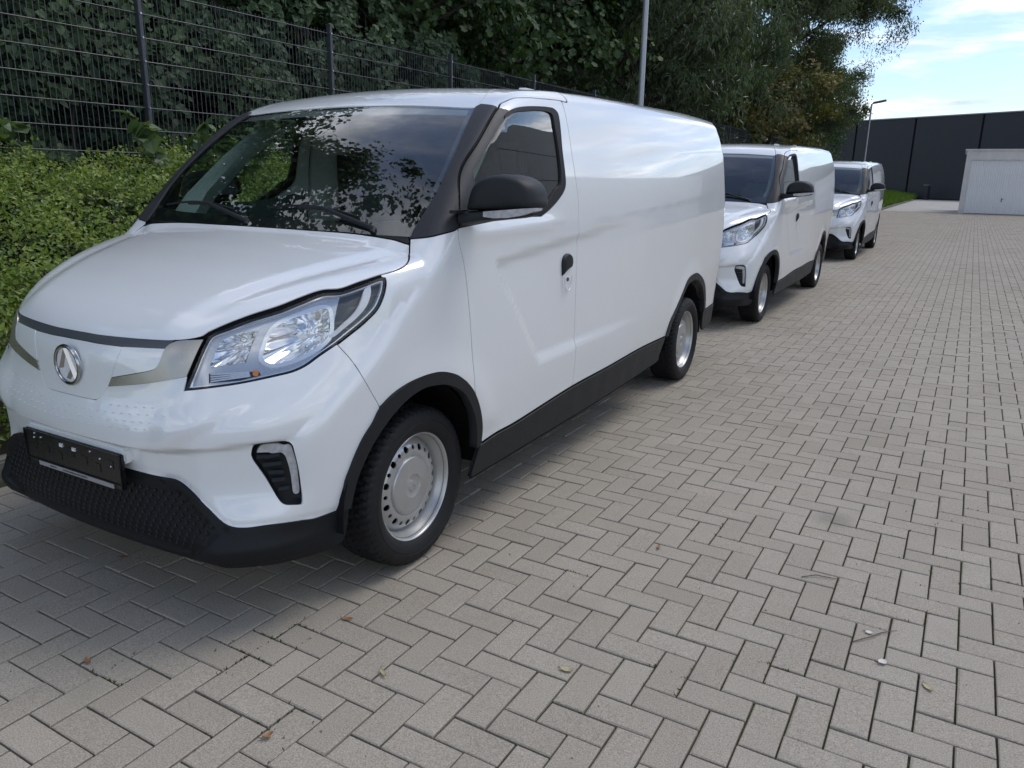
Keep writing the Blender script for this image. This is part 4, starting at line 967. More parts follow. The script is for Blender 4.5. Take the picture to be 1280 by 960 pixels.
    # cowl below the glass and wipers
    for x0,x1,y1,z1 in ((.56,.03,.155,1.262),(-.10,-.62,.150,1.262)):
        piv=Vector((x0,.075,1.236)); tip=on_body([(x1,.115,1.30)],(0,.7,-.7),-.012)[0]; mid=on_body([((x0+x1)/2,.12,1.30)],(0,.7,-.7),-.030)[0]
        w=MB(); w.tube([piv,piv+Vector((0,.01,.012)),Vector(mid),Vector(mid)*.5+Vector(tip)*.5+Vector((0,0,.004))],[.013,.011,.008,.006],8)
        wo_=w.build('wiper',M['black'],root,smooth=True)
        bl_=MB(); pts=[on_body([(x0-.10+(x1-x0+.06)*t,.10+.055*math.sin(t*2.6),1.30)],(0,.7,-.7),-.008)[0] for t in np.linspace(0,1,10)]
        bl_.tube(pts,[.005]*10,6); bl_.build('blade',M['rubber'],wo_,smooth=True)
    # rear end
    for s in (1,-1):
        q=[(0.004*s,4.2,.47),(s*.735,4.2,.47),(s*.735,4.2,1.1),(s*.70,4.2,1.70),(s*.66,4.2,1.79),(s*.004,4.2,1.80)]
        rd=Panel().chart(loop(*[[q[i],q[(i+1)%6]] for i in range(6)]),(0,-1,0),sp=.07).build('rear_door',M['white'],root)
        hb=MB(); hb.box((s*.07,4.222,1.0),(.02,.014,.07),bev=.006); hb.build('handle',M['black'],rd,smooth=True)
        tl=MB(); tl.box((s*.742,4.182,.92),(.026,.026,.15),bev=.012); o=tl.build('tail_light',M['red'],root,smooth=True)
        t2=MB(); t2.box((s*.744,4.188,.86),(.026,.026,.03),bev=.008); t2.build('reversing_lens',M['led'],o,smooth=True)
    rb=MB(); rb.box((0,4.17,.38),(.73,.06,.075),bev=.03); rb.build('rear_bumper',M['black'],root,smooth=True)
    # floor pan, wheel wells, bulkhead
    ub=MB(); ub.box((0,1.80,.34),(.60,2.15,.09)); ub.box((0,1.7,.27),(.48,1.25,.05)); ub.box((0,-.33,.55),(.50,.24,.20)); ub.box((0,1.42,.95),(.80,.012,.60)); ub.box((0,1.42,1.65),(.70,.012,.11)); 
    ub.box((0,3.4,.36),(.56,.7,.08))
    for s in (1,-1): ub.box((s*.72,1.55,.36),(.11,1.10,.08))
    ub.build('underbody',M['under'],root)
    for y in (-.02,3.267):
        for s in (1,-1):
            w=MB(); n=22; V=[];F=[]
            for i in range(n+1):
                t=math.pi*(-.02+1.04*i/n); c=(y-.402*math.cos(t),.312+.402*math.sin(t)+(.0 if y<1 else .01))
                for x in (.800 if y>1 else .815,.55): V.append((s*x,c[0],c[1]))
            F=[(2*i,2*i+1,2*i+3,2*i+2) for i in range(n)]; b0=len(V); V.append((s*.55,y,.3)); F+=[(2*i+1,b0,2*i+3) for i in range(n)]
            w.add(V,F); w.build('wheel_liner',M['well'],root,smooth=True,ang=50)
    interior(root)
    for y in (0,3.285):
        for s in (1,-1): wheel(root,s,y)
    number_plate(root)
    g=Panel.gasket; Panel.gasket=None
    V=np.array(g.V); n=len(V); me=mesh('body_seal',list(V)+list(V*[-1,1,1]),list(g.F)+[tuple(i+n for i in f) for f in g.F],M['gap'],root,smooth=False)
    return root

# ------------------------------------------------------------------ bulk geometry
def bulk(name,V,F,mat,parent=None,tone=None,smooth=False):
    """V (n,3), F (m,k) with constant k; tone per face"""
    me=bpy.data.meshes.new(name); V=np.asarray(V,np.float32); F=np.asarray(F,np.int32); m,k=F.shape
    me.vertices.add(len(V)); me.vertices.foreach_set('co',V.ravel()); me.loops.add(m*k); me.loops.foreach_set('vertex_index',F.ravel())
    me.polygons.add(m); me.polygons.foreach_set('loop_start',np.arange(0,m*k,k,dtype=np.int32)); me.polygons.foreach_set('loop_total',np.full(m,k,dtype=np.int32))
    me.polygons.foreach_set('use_smooth',np.full(m,bool(smooth)))
    me.update(calc_edges=True); me.validate()
    if tone is not None:
        a=me.attributes.new('tone','FLOAT','FACE'); a.data.foreach_set('value',np.asarray(tone,np.float32))
    me.materials.append(mat)
    return link(name,me,parent)
LEAF4=np.array([(0,0,0),(.30,.34,.06),(0,1,-.10),(-.30,.34,.06)]);                 LF4=np.array([(0,1,2,3)])
LEAF6=np.array([(0,0,0),(.30,.28,.07),(.24,.66,.03),(0,1,-.12),(-.24,.66,.03),(-.30,.28,.07)]); LF6=np.array([(0,1,2,3),(0,3,4,5)])
MAPLE=np.array([(0,0,0),(.22,.12,.0),(.52,.30,.05),(.30,.46,.02),(.42,.78,-.04),(0,1,-.10),(-.42,.78,-.04),(-.30,.46,.02),(-.52,.30,.05),(-.22,.12,0)]); LFM=np.array([(0,1,2,3),(0,3,4,5),(0,5,6,7),(0,7,8,9)])
def leaves(name,P,Dn,size,mat,parent=None,shape=(LEAF6,LF6),tone=None,jit=.5,droop=0,wid=1.0,r=npr):
    """one leaf at every P, blade lying roughly across Dn (outward direction)"""
    n=len(P); Dn=np.asarray(Dn,float)+r.normal(0,jit,(n,3)); Dn/=np.linalg.norm(Dn,axis=1,keepdims=True)
    a=r.normal(0,1,(n,3)); a[:,2]-=droop; a-=Dn*(a*Dn).sum(1,keepdims=True); a/=np.maximum(np.linalg.norm(a,axis=1,keepdims=True),1e-6)
    b=np.cross(Dn,a); S=np.asarray(size)*np.ones(n); Lf,Fc=shape
    V=P[:,None,:]+S[:,None,None]*(Lf[None,:,0:1]*wid*b[:,None]+Lf[None,:,1:2]*a[:,None]+Lf[None,:,2:3]*Dn[:,None])
    k=len(Lf); F=(np.arange(n)[:,None,None]*k+Fc[None]).reshape(-1,Fc.shape[1])
    t=(r.random(n) if tone is None else np.asarray(tone)); t=np.repeat(t,len(Fc))
    return bulk(name,V.reshape(-1,3),F,mat,parent,t)
def leafmat(name,stops,rough=.45,trans=.25,spec=.4,big=0):
    m,t,b=newmat(name); at=t.n('ShaderNodeAttribute'); at.attribute_name='tone'
    tc=t.n('ShaderNodeTexCoord'); n=t.noise(tc.outputs['Object'],big or 1.3,4,.6)
    f=t.math('ADD',t.math('MULTIPLY',at.outputs['Fac'],.72),t.math('MULTIPLY',n,.28))
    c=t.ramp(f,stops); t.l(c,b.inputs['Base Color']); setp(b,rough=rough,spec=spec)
    tr=t.n('ShaderNodeBsdfTranslucent'); c2=t.mix(1.0,c,(1.25,1.35,.55),'MULTIPLY'); t.l(c2,tr.inputs[0])
    mx=t.n('ShaderNodeMixShader'); mx.inputs[0].default_value=trans; t.l(b.outputs[0],mx.inputs[1]); t.l(tr.outputs[0],mx.inputs[2])
    t.l(mx.outputs[0],m.node_tree.nodes['Material Output'].inputs[0]); return m
M['hedge']=leafmat('hedge_leaf',[(.10,(.065,.115,.022)),(.38,(.16,.24,.040)),(.60,(.26,.33,.055)),(.88,(.38,.39,.10))],.42,.34,.45,.9)
M['weed']=leafmat('weed_leaf',[(.1,(.07,.115,.055)),(.6,(.12,.18,.085)),(.9,(.17,.22,.10))],.38,.30,.5)
M['maple']=leafmat('maple_leaf',[(.1,(.024,.052,.020)),(.5,(.048,.092,.032)),(.80,(.080,.125,.040)),(.96,(.14,.17,.035))],.55,.24,.28,.5)
M['ivy']=leafmat('creeper_leaf',[(.1,(.028,.054,.026)),(.5,(.056,.098,.046)),(.85,(.095,.145,.060))],.58,.2,.26,.8)
M['willow']=leafmat('willow_leaf',[(.1,(.040,.068,.034)),(.5,(.078,.112,.056)),(.9,(.125,.155,.085))],.45,.25,.45,.35)
M['willow2']=leafmat('airy_willow_leaf',[(.1,(.042,.066,.032)),(.5,(.080,.108,.050)),(.9,(.12,.145,.072))],.45,.32,.45,.35)
M['brownleaf']=leafmat('brownish_leaf',[(.1,(.070,.085,.028)),(.5,(.135,.13,.045)),(.9,(.21,.165,.065))],.55,.25,.3,.8)
M['wood']=leafmat('wood_leaf',[(.1,(.012,.024,.010)),(.6,(.025,.045,.016)),(.95,(.045,.07,.022))],.5,.15,.3,.3)
M['grass']=leafmat('grass_blade',[(.1,(.05,.10,.015)),(.5,(.09,.16,.022)),(.9,(.16,.22,.04))],.5,.3,.3,.6)
M['grit']=leafmat('crumbs',[(.1,(.05,.04,.03)),(.6,(.14,.11,.07)),(.95,(.40,.37,.30))],.9,.0,.2,3)
M['bark']=simple('bark',(.045,.038,.030),.9,nscale=14,namt=.4,bump=.6,bscale=40)
M['soil']=simple('soil',(.045,.036,.024),.95,nscale=5,namt=.4,bump=.6,bscale=30)
# ------------------------------------------------------------------ paving
def stonemat():
    m,t,b=newmat('concrete_paver'); at=t.n('ShaderNodeAttribute'); at.attribute_name='tone'; geo=t.n('ShaderNodeNewGeometry'); oi=t.n('ShaderNodeObjectInfo')
    pos=geo.outputs['Position']
    big=t.noise(pos,.55,5,.62,.4); mid=t.noise(pos,5.5,5,.65); fine=t.noise(pos,240,3,.75); sp=t.noise(pos,620,2,.6)
    tone=t.math('ADD',t.math('MULTIPLY',at.outputs['Fac'],.30),t.math('MULTIPLY',big,.70))
    base=t.ramp(tone,[(.15,(.292,.254,.203)),(.38,(.338,.298,.243)),(.60,(.370,.329,.270)),(.85,(.406,.365,.304))])
    c=t.mix(t.ramp(mid,[(.35,0),(.72,.25)]),base,(.262,.232,.192))
    c=t.mix(1.0,c,t.ramp(fine,[(.28,(.52,.52,.51)),(.50,(1.0,1.0,1.0)),(.72,(1.48,1.48,1.46))]),'MULTIPLY')
    c=t.mix(t.ramp(sp,[(.63,0),(.72,.55)]),c,(.09,.08,.07)); c=t.mix(t.ramp(sp,[(.28,.5),(.36,0)]),c,(.46,.44,.41))
    # darker damp / oily patches
    st=t.noise(pos,1.1,6,.7,.8); c=t.mix(t.ramp(st,[(.60,0),(.74,.20)]),c,(.17,.152,.125))
    vo=t.n('ShaderNodeTexVoronoi'); vo.inputs['Scale'].default_value=.9; vo.inputs['Randomness'].default_value=1; t.l(pos,vo.inputs['Vector'])
    sw=t.math('ADD',vo.outputs['Distance'],t.math('MULTIPLY',mid,.10)); c=t.mix(t.ramp(sw,[(.085,.42),(.15,0)]),c,(.13,.118,.10))
    gm=t.noise(pos,2.3,5,.7); c=t.mix(t.ramp(gm,[(.62,0),(.76,.16)]),c,(.20,.23,.13))
    t.l(c,b.inputs['Base Color']); setp(b,rough=.86,spec=.28)
    h=t.math('ADD',t.math('MULTIPLY',fine,.55),t.math('MULTIPLY',sp,.45)); bp=t.n('ShaderNodeBump'); bp.inputs['Strength'].default_value=.55; bp.inputs['Distance'].default_value=.0022; t.l(h,bp.inputs['Height']); t.l(bp.outputs[0],b.inputs['Normal'])
    return m
M['stone']=stonemat()
def jointmat():
    m,t,b=newmat('joint_sand'); geo=t.n('ShaderNodeNewGeometry'); p=geo.outputs['Position']
    n=t.noise(p,1.6,6,.7); f=t.noise(p,130,3,.7)
    c=t.mix(t.ramp(n,[(.44,0),(.62,.80)]),(.060,.052,.040),(.052,.075,.020)); c=t.mix(1.0,c,t.ramp(f,[(.3,.5),(.7,1.5)]),'MULTIPLY'); t.l(c,b.inputs['Base Color']); setp(b,rough=.95,spec=.1); return m
M['joint']=jointmat()
def yardmat():
    m,t,b=newmat('far_paving'); geo=t.n('ShaderNodeNewGeometry'); p=geo.outputs['Position']
    mp=t.n('ShaderNodeMapping'); mp.inputs['Scale'].default_value=(5,10,1); t.l(p,mp.inputs[0]); ch=t.noise(p,.5,5,.6)
    c=t.ramp(ch,[(.3,(.30,.270,.230)),(.7,(.36,.327,.282))]); t.l(c,b.inputs['Base Color']); setp(b,rough=.88,spec=.25); return m
M['yard']=yardmat()
M['apron']=simple('pale_concrete',(.40,.375,.335),.85,nscale=.8,namt=.16,bump=.3,bscale=60)
M['kerb']=simple('kerb_concrete',(.17,.16,.14),.9,nscale=5,namt=.25,bump=.5,bscale=120)
g=MB(); g.add([(-400,-200,-.05),(400,-200,-.05),(400,500,-.05),(-400,500,-.05)],[(0,1,2,3)]); tag(g.build('ground',M['yard']),kind='structure')
XK=-1.36; XR_=8.6; Y0_,Y1_=-2.6,45.4
g=MB(); g.add([(XR_-.06,-60,-.004),(60,-60,-.004),(60,140,-.004),(XR_-.06,140,-.004)],[(0,1,2,3)]); g.add([(XK,-60,-.004),(XR_-.06,-60,-.004),(XR_-.06,Y0_+.05,-.004),(XK,Y0_+.05,-.004)],[(0,1,2,3)]); yard=tag(g.build('yard_paving',M['yard']),kind='structure')
g=MB(); g.add([(XK-.02,Y0_,-.011),(XR_,Y0_,-.011),(XR_,Y1_+.1,-.011),(XK-.02,Y1_+.1,-.011)],[(0,1,2,3)]); pav=tag(g.build('pavement',M['joint']),kind='structure')
g=MB(); g.add([(XK,Y1_,-.003),(XR_-.07,Y1_,-.003),(XR_-.07,140,-.003),(XK,140,-.003)],[(0,1,2,3)]); tag(g.build('concrete_apron',M['apron']),kind='structure')
TH=-.01; ct,st=math.cos(TH),math.sin(TH); OX,OY=.0284,.0425
def pave():
    I,J=np.meshgrid(np.arange(-20,95),np.arange(-40,470),indexing='ij'); I=I.ravel();J=J.ravel(); D=(I-J)%4
    vert=D==1; hor=D==2
    I2=np.r_[I[vert],I[hor]];J2=np.r_[J[vert],J[hor]];o=np.r_[np.zeros(vert.sum()),np.ones(hor.sum())]
    w=np.where(o==1,2,1);h=np.where(o==1,1,2)
    cx,cy=(I2+w/2)*.1,(J2+h/2)*.1
    X=cx*ct-cy*st+OX; Y=cx*st+cy*ct+OY
    k=(X>XK+.04)&(X<XR_-.07)&(Y>Y0_+.1)&(Y<Y1_); X,Y,o=X[k],Y[k],o[k]
    # which ones show: in the frame, not below the near van, nearest first
    rel=np.stack([X-CAM[0],Y-CAM[1],np.full(len(X),-CAM[2])],1); Rm=np.array([_r,_u,_f]); q=rel@Rm.T
    px=640+961.2*q[:,0]/q[:,2]; py=480-961.2*q[:,1]/q[:,2]
    vis=(q[:,2]>0)&(px>-15)&(px<1295)&(py<985)&~((X<.78)&(Y>-.75)&(Y<4.3))
    dist=np.linalg.norm(rel,axis=1); order=np.argsort(np.where(vis,dist,1e6)); near=np.zeros(len(X),bool); near[order[:300]]=True
    # base stone
    def stone(L,Wd,jr,chip=.22):
        a,b2=L/2-.0028,Wd/2-.0028; c=.0028; z0=-.0125; V=[];rr=jr
        e=lambda: rr.uniform(-.0006,.0006)
        lo=[(-a,-b2),(a,-b2),(a,b2),(-a,b2)]
        V=[(x+e(),y+e(),z0) for x,y in lo]+[(x+e(),y+e(),-.0022+e()) for x,y in lo]+[(x-math.copysign(c,x),y-math.copysign(c,y),0) for x,y in lo]
        for i in range(4):
            if rr.random()<chip:
                k=rr.uniform(.15,.75); V[8+i]=(V[8+i][0]-math.copysign(.006*k,V[8+i][0]),V[8+i][1]-math.copysign(.005*k,V[8+i][1]),-.0003); V[4+i]=(V[4+i][0]-math.copysign(.0016*k,V[4+i][0]),V[4+i][1]-math.copysign(.0016*k,V[4+i][1]),-.0035)
        F=[(i,(i+1)%4,(i+1)%4+4,i+4) for i in range(4)]+[(i+4,(i+1)%4+4,(i+1)%4+8,i+8) for i in range(4)]+[(8,9,10,11)]
        return V,F
    jr=random.Random(5); var={0:[],1:[]}
    for oo in (0,1):
        for k in range(14):
            V,F=stone(.1,.2,jr) if oo==0 else stone(.2,.1,jr); me=bpy.data.meshes.new('paving_stone'); me.from_pydata(V,[],F); me.update()
            a=me.attributes.new('tone','FLOAT','FACE'); a.data.foreach_set('value',np.full(len(F),(k+.5)/14,np.float32)); me.materials.append(M['stone']); var[oo].append(me)
    for i in np.nonzero(near)[0]:
        ob=bpy.data.objects.new('paving_stone',jr.choice(var[int(o[i])])); C.objects.link(ob); ob.parent=pav
        ob.location=(X[i],Y[i],jr.gauss(0,.0011)); ob.rotation_euler=(jr.gauss(0,.0045),jr.gauss(0,.0045),TH+jr.gauss(0,.004))
    f=np.nonzero(~near)[0]; n=len(f); Vv=np.zeros((n,12,3)); r=np.random.default_rng(11)
    base=np.array(stone(.1,.2,random.Random(1),0)[0]); bh=np.array(stone(.2,.1,random.Random(1),0)[0])
    B=np.where(o[f][:,None,None]==1,bh[None],base[None]); tz=r.normal(0,.0040,(n,2)); an=TH+r.normal(0,.004,n)
    zz=B[:,:,2]+B[:,:,0]*tz[:,:1]+B[:,:,1]*tz[:,1:]+r.normal(0,.0011,(n,1))
    Vv[:,:,0]=B[:,:,0]*np.cos(an)[:,None]-B[:,:,1]*np.sin(an)[:,None]+X[f][:,None]; Vv[:,:,1]=B[:,:,0]*np.sin(an)[:,None]+B[:,:,1]*np.cos(an)[:,None]+Y[f][:,None]; Vv[:,:,2]=zz
    FF=np.array(stone(.1,.2,random.Random(1),0)[1]); Fa=(np.arange(n)[:,None,None]*12+FF[None]).reshape(-1,4)
    tag(bulk('paving_stones',Vv.reshape(-1,3),Fa,M['stone'],pav,np.repeat(r.random(n),9)),kind='stuff')
pave()
# kerb of one metre stones
kb=MB(); kb.box((XK-.05,20,-.02),(.035,62,.05)); kerb=tag(kb.build('kerb',M['kerb']),kind='structure')
kst=MB(); kst.box((0,0,0),(.048,.496,.085),bev=.012); kme=kst.build('kerb_stone',M['kerb'],kerb,smooth=True,ang=60); kme.location=(XK-.05,-2.5,.012)
for i in range(1,85):
    o=kme.copy(); C.objects.link(o); o.location=(XK-.05+rng.gauss(0,.002),-2.5+i,.012+rng.gauss(0,.002)); o.rotation_euler=(0,0,rng.gauss(0,.003))
# ------------------------------------------------------------------ bank behind the kerb
def bank_z(x): return float(np.interp(x,[-60,-8,-4.6,-3.0,-1.9,-1.45],[.75,.62,.52,.36,.14,.07]))
V=[];xs=np.r_[-60,-30,-14,np.linspace(-8,-1.40,24)]; ys=np.r_[-60,-20,np.linspace(-4,14,60),np.linspace(16,90,40),140]
nr=np.random.default_rng(3)
for x in xs:
    for y in ys: V.append((x,y,bank_z(x)+ (nr.normal(0,.02) if -8<x<-1.6 else 0)))
m=len(ys); F=[(i*m+j,(i+1)*m+j,(i+1)*m+j+1,i*m+j+1) for i in range(len(xs)-1) for j in range(m-1)]
tag(mesh('bank',V,F,M['soil']),kind='structure')
# low clipped shrubs covering the bank
def hedge_top(x,y):
    t=np.interp(x,[-4.2,-3.4,-2.4,-1.8,-1.5,-1.36],[1.60,1.50,1.18,.93,.70,.36])
    return t*(1+.0*y)+.07*np.sin(y*2.1+x*1.3)+.05*np.sin(y*4.7-x*2.2)+.04*np.sin(x*6.1+y*1.1)
def hedge(y0,y1,n,seed):
    r=np.random.default_rng(seed); x=-1.40-2.85*r.random(n)**1.0; y=r.uniform(y0,y1,n)
    cl=.09*np.sin(x*9+1.3*y)*np.sin(y*8.3)+.05*np.sin(x*23)*np.sin(y*19)
    h=hedge_top(x,y)+cl
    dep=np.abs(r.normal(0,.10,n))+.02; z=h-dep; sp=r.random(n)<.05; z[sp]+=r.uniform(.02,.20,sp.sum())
    # the front face down to the kerb
    k=r.random(n)<.34; z[k]=.13+r.random(k.sum())**.8*(h[k]*.0+.80); x[k]=-1.40-(z[k]-.1)*.48-np.abs(r.normal(0,.08,k.sum()))-.03*np.sin(y[k]*7)-.02*np.sin(z[k]*17+y[k]*5)
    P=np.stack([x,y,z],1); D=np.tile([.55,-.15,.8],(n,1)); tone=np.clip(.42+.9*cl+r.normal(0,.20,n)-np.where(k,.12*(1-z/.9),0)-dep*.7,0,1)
    return P,D,tone
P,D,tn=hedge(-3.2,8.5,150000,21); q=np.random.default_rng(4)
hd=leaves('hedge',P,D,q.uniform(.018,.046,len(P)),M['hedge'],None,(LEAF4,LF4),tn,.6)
tag(hd,'dense low green shrubs covering the bank between kerb and mesh fence','hedge',kind='stuff')
# woody stems inside
sb=MB()
for i in range(150):
    y=rng.uniform(-3,9); x=rng.uniform(-3.9,-1.7); z0=bank_z(x)-.02; h=float(hedge_top(x,y))-.08
    sb.tube([(x,y,z0),(x+rng.uniform(-.1,.1),y+rng.uniform(-.1,.1),(z0+h)/2),(x+rng.uniform(-.2,.2),y+rng.uniform(-.2,.2),h)],[.009,.006,.003],5)
o=sb.build('stems',M['bark'],hd); tag(o,kind='stuff')
# broad-leaved weeds at the foot of the fence
def weed(x,y,z,n,label,seed,hh=.45):
    r=random.Random(seed); w=empty('weed_plant',(x,y,z-.9)); tag(w,label,'plant','broad-leaved weeds by the fence')
    s=MB(); tips=[]
    for k in range(4):
        a=r.uniform(0,6.28); pts=[(0,0,0),(.05*math.cos(a),.05*math.sin(a),.5),(.20*math.cos(a),.20*math.sin(a),.9+hh*.5),(.30*math.cos(a),.30*math.sin(a),.9+hh*r.uniform(.7,1.0))]; s.tube(pts,[.010,.008,.006,.003],6); tips.append(pts)
    s.build('stem',M['weed'],w)
    for k in range(n):
        pts=tips[k%4]; t=r.uniform(.35,1); i=1+int(t*1.99); p=Vector(pts[min(i,2)]).lerp(Vector(pts[min(i+1,3)]),t*2%1)
        S=r.uniform(.08,.145); V=[Vector((v[0]*1.15*S,v[1]*S,v[2]*S*1.6)) for v in MAPLE_HEART]
        me=bpy.data.meshes.new('leaf'); me.from_pydata([tuple(v) for v in V],[],HEARTF); at=me.attributes.new('tone','FLOAT','FACE'); at.data.foreach_set('value',np.full(len(HEARTF),r.random(),np.float32)); me.materials.append(M['weed'])
        ob=bpy.data.objects.new('leaf',me); C.objects.link(ob); ob.parent=w; ob.location=p; ob.rotation_euler=(r.uniform(-.9,.5),r.uniform(-.5,.7),r.uniform(-3.1,3.1))
MAPLE_HEART=[(0,0,0),(.28,-.06,.03),(.46,.22,.06),(.36,.62,.0),(0,1.0,-.12),(-.36,.62,.0),(-.46,.22,.06),(-.28,-.06,.03),(0,.45,-.03)]
HEARTF=[(0,1,2,8),(8,2,3,4),(0,8,6,7),(8,4,5,6)]
weed(-3.30,2.20,1.42,54,'tall broad-leaved weed in front of the nearest fence post',1,.5)
weed(-3.20,2.75,1.36,54,'broad-leaved weed just behind the windscreen pillar of the nearest van',2,.45)
weed(-3.95,1.05,1.46,18,'broad-leaved weed at the fence left of the nearest post',3,.35)
# ------------------------------------------------------------------ double-rod mesh fence
M['fence']=simple('fence_anthracite',(.060,.066,.076),.42,metal=.0,spec=.5,nscale=3,namt=.15)
M['bolt']=simple('zinc_bolt',(.62,.63,.65),.25,metal=.9)
FS=2.435; FX=lambda k:(-4.173+.0317*(k-2),5.104+FS*(k-2)); FT=3.04
fence=empty('mesh_fence',(FX(1)[0],FX(1)[1],.5)); tag(fence,'tall dark double rod mesh fence running along the bank','fence')
FO=Vector((FX(1)[0],FX(1)[1],.5))
fp_=MB(); fp_.box((0,0,.0),(.030,.020,1.28),bev=.004); fp_.box((0,0,1.29),(.033,.023,.012),bev=.004); pm=None
bo_=None
for k in range(-1,13):
    x,y=FX(k)
    if pm is None:
        pm=fp_.build('fence_post',M['fence'],fence,smooth=True); po_=pm
        bm_=MB(); bm_.tube([(.030,0,0),(.040,0,0)],[.010,.008],8); bme=bm_.build('bolt',M['bolt'],pm); bme.location=(0,0,1.2); bo_=[bme]
        for j in range(1,13):
            c=bme.copy(); C.objects.link(c); c.parent=pm; c.location=(0,0,1.2-.2*j); bo_.append(c)
    else:
        po_=pm.copy(); C.objects.link(po_); po_.parent=fence
        if k<6:
            for c0 in bo_: c=c0.copy(); C.objects.link(c); c.parent=po_
    po_.location=Vector((x,y,1.80))-FO
rod=None
for k in range(-1,12):
    (x0,y0),(x1,y1)=FX(k),FX(k+1); L=math.hypot(x1-x0,y1-y0); an=math.atan2(y1-y0,x1-x0)
    w=MB()
    for j in range(13):
        z=3.0-.2*j
        for s in (-.0065,.0065): w.tube([(.02,s,z),(L-.02,s,z)],.0042,6)
    nrod=int(L/.05)-1; far=k>=5
    if far:
        for i in range(nrod): w.add(*(lambda x_: ([(x_-.003,-.003,.58),(x_+.003,-.003,.58),(x_+.003,.003,.58),(x_-.003,.003,.58),(x_-.003,-.003,3.03),(x_+.003,-.003,3.03),(x_+.003,.003,3.03),(x_-.003,.003,3.03)],[(0,1,5,4),(1,2,6,5),(2,3,7,6),(3,0,4,7)]))(.05*(i+1)))
    pn=w.build('fence_panel',M['fence'],fence,smooth=True); pn.location=Vector((x0,y0,0))-FO; pn.rotation_euler=(0,0,an)
    if far: tag(pn,kind='stuff')
    else:
        for i in range(nrod):
            if rod is None:
                rb_=MB(); rb_.tube([(0,0,.58),(0,0,3.03)],.0034,6); rod=rb_.build('rod',M['fence'],pn,smooth=True); ro_=rod
            else: ro_=rod.copy(); C.objects.link(ro_); ro_.parent=pn
            ro_.location=(.05*(i+1),0,0)
# ------------------------------------------------------------------ trees
def limb(mb,p,d,L,r0,depth,rr,tips,spread=.6,up=.15,kids=3):
    pts=[Vector(p)]; d=Vector(d).normalized(); rad=[r0]; n=4
    for i in range(n):
        d=(d+Vector((rr.gauss(0,.16),rr.gauss(0,.16),rr.gauss(0,.10)+up*.25))).normalized(); pts.append(pts[-1]+d*L/n); rad.append(r0*(1-.55*(i+1)/n))
    mb.tube(pts,rad,7 if depth>1 else 5)
    if depth==0: tips.append((pts[-1],d)); tips.append((pts[2],d)); return
    for k in range(kids+(depth>1)):
        b=rr.uniform(.45,1.0); i=min(int(b*n),n-1); q=pts[i].lerp(pts[i+1],b*n-i)
        a=rr.uniform(0,6.283); s=Vector((math.cos(a),math.sin(a),rr.uniform(-.2,.7))); limb(mb,q,(d*(1-spread)+s*spread),L*rr.uniform(.55,.78),rad[i]*.62,depth-1,rr,tips,spread,up,kids)
    tips.append((pts[-1],d))
def tree(name,label,x,y,h,r,nl,size,mat,seed,shape=(LEAF6,LF6),lean=(0,0),group='trees behind the fence',z0=.55,crown_lo=.22,droop=.3,wid=1.0,clump=.55,sx=1.0,cat='tree',jit=.55,hang=0,trunk=.17,flat=1.0,vase=0):
    rr=random.Random(seed); q=np.random.default_rng(seed)
    t=empty(name,(x,y,z0)); tag(t,label,cat,group); b=MB(); tips=[]
    th=h*.55; pts=[(0,0,-.3),(lean[0]*.2,lean[1]*.2,th*.35),(lean[0]*.5,lean[1]*.5,th*.7),(lean[0]*.8,lean[1]*.8,th)]
    b.tube(pts,[trunk*1.25,trunk,trunk*.8,trunk*.55],10)
    for k in range(9):
        u=rr.uniform(.25,1); p=Vector(pts[1]).lerp(Vector(pts[3]),u); a=rr.uniform(0,6.283); limb(b,p,(math.cos(a)*sx,math.sin(a),rr.uniform(.2,1.1)),r*rr.uniform(.55,.85),trunk*.42,2,rr,tips,.6,.2)
    b.build('trunk',M['bark'],t,smooth=True,ang=60)
    # clumps spread through the crown volume
    cz=h*(crown_lo+1)/2; hz=h*(1-crown_lo)/2; nc=max(24,int(38*r)); cc=[]
    while len(cc)<nc:
        v=q.normal(0,1,3); v/=np.linalg.norm(v); s=q.uniform(.45,1.0)**.6
        p=np.array([v[0]*r*sx*s+lean[0],v[1]*r*s*flat+lean[1],cz+v[2]*hz*s]); 
        if p[2]>h*crown_lo*.8: cc.append(p)
    cc=np.array(cc+[tuple(tp[0]) for tp in tips if tp[0].z>h*crown_lo*.8])
    w=q.uniform(.5,1.6,len(cc)); idx=q.choice(len(cc),nl,p=w/w.sum()); rad=q.uniform(.35,1.0,len(cc))*clump*r*.42
    off=q.normal(0,1,(nl,3)); off/=np.linalg.norm(off,axis=1,keepdims=True); off*=(q.random((nl,1))**.45)*rad[idx][:,None]; off[:,2]*=.75
    P=cc[idx]+off
    if hang: P[:,2]-=hang*q.random(nl)*(np.abs(off).sum(1)/rad[idx])*.5
    if vase: P[:,0]-=np.maximum(0,vase-P[:,2])*.36
    ctr=np.array([lean[0],lean[1],cz]); D=(P-ctr); D/=np.maximum(np.linalg.norm(D,axis=1,keepdims=True),.3); D[:,2]+=.5
    tc_=q.normal(.5,.24,len(cc)); tone=np.clip(tc_[idx]+q.normal(0,.16,nl),0,1)
    leaves('crown',P,D,q.uniform(.65,1.25,nl)*size,mat,t,shape,tone,jit,droop,wid,q)
    return t
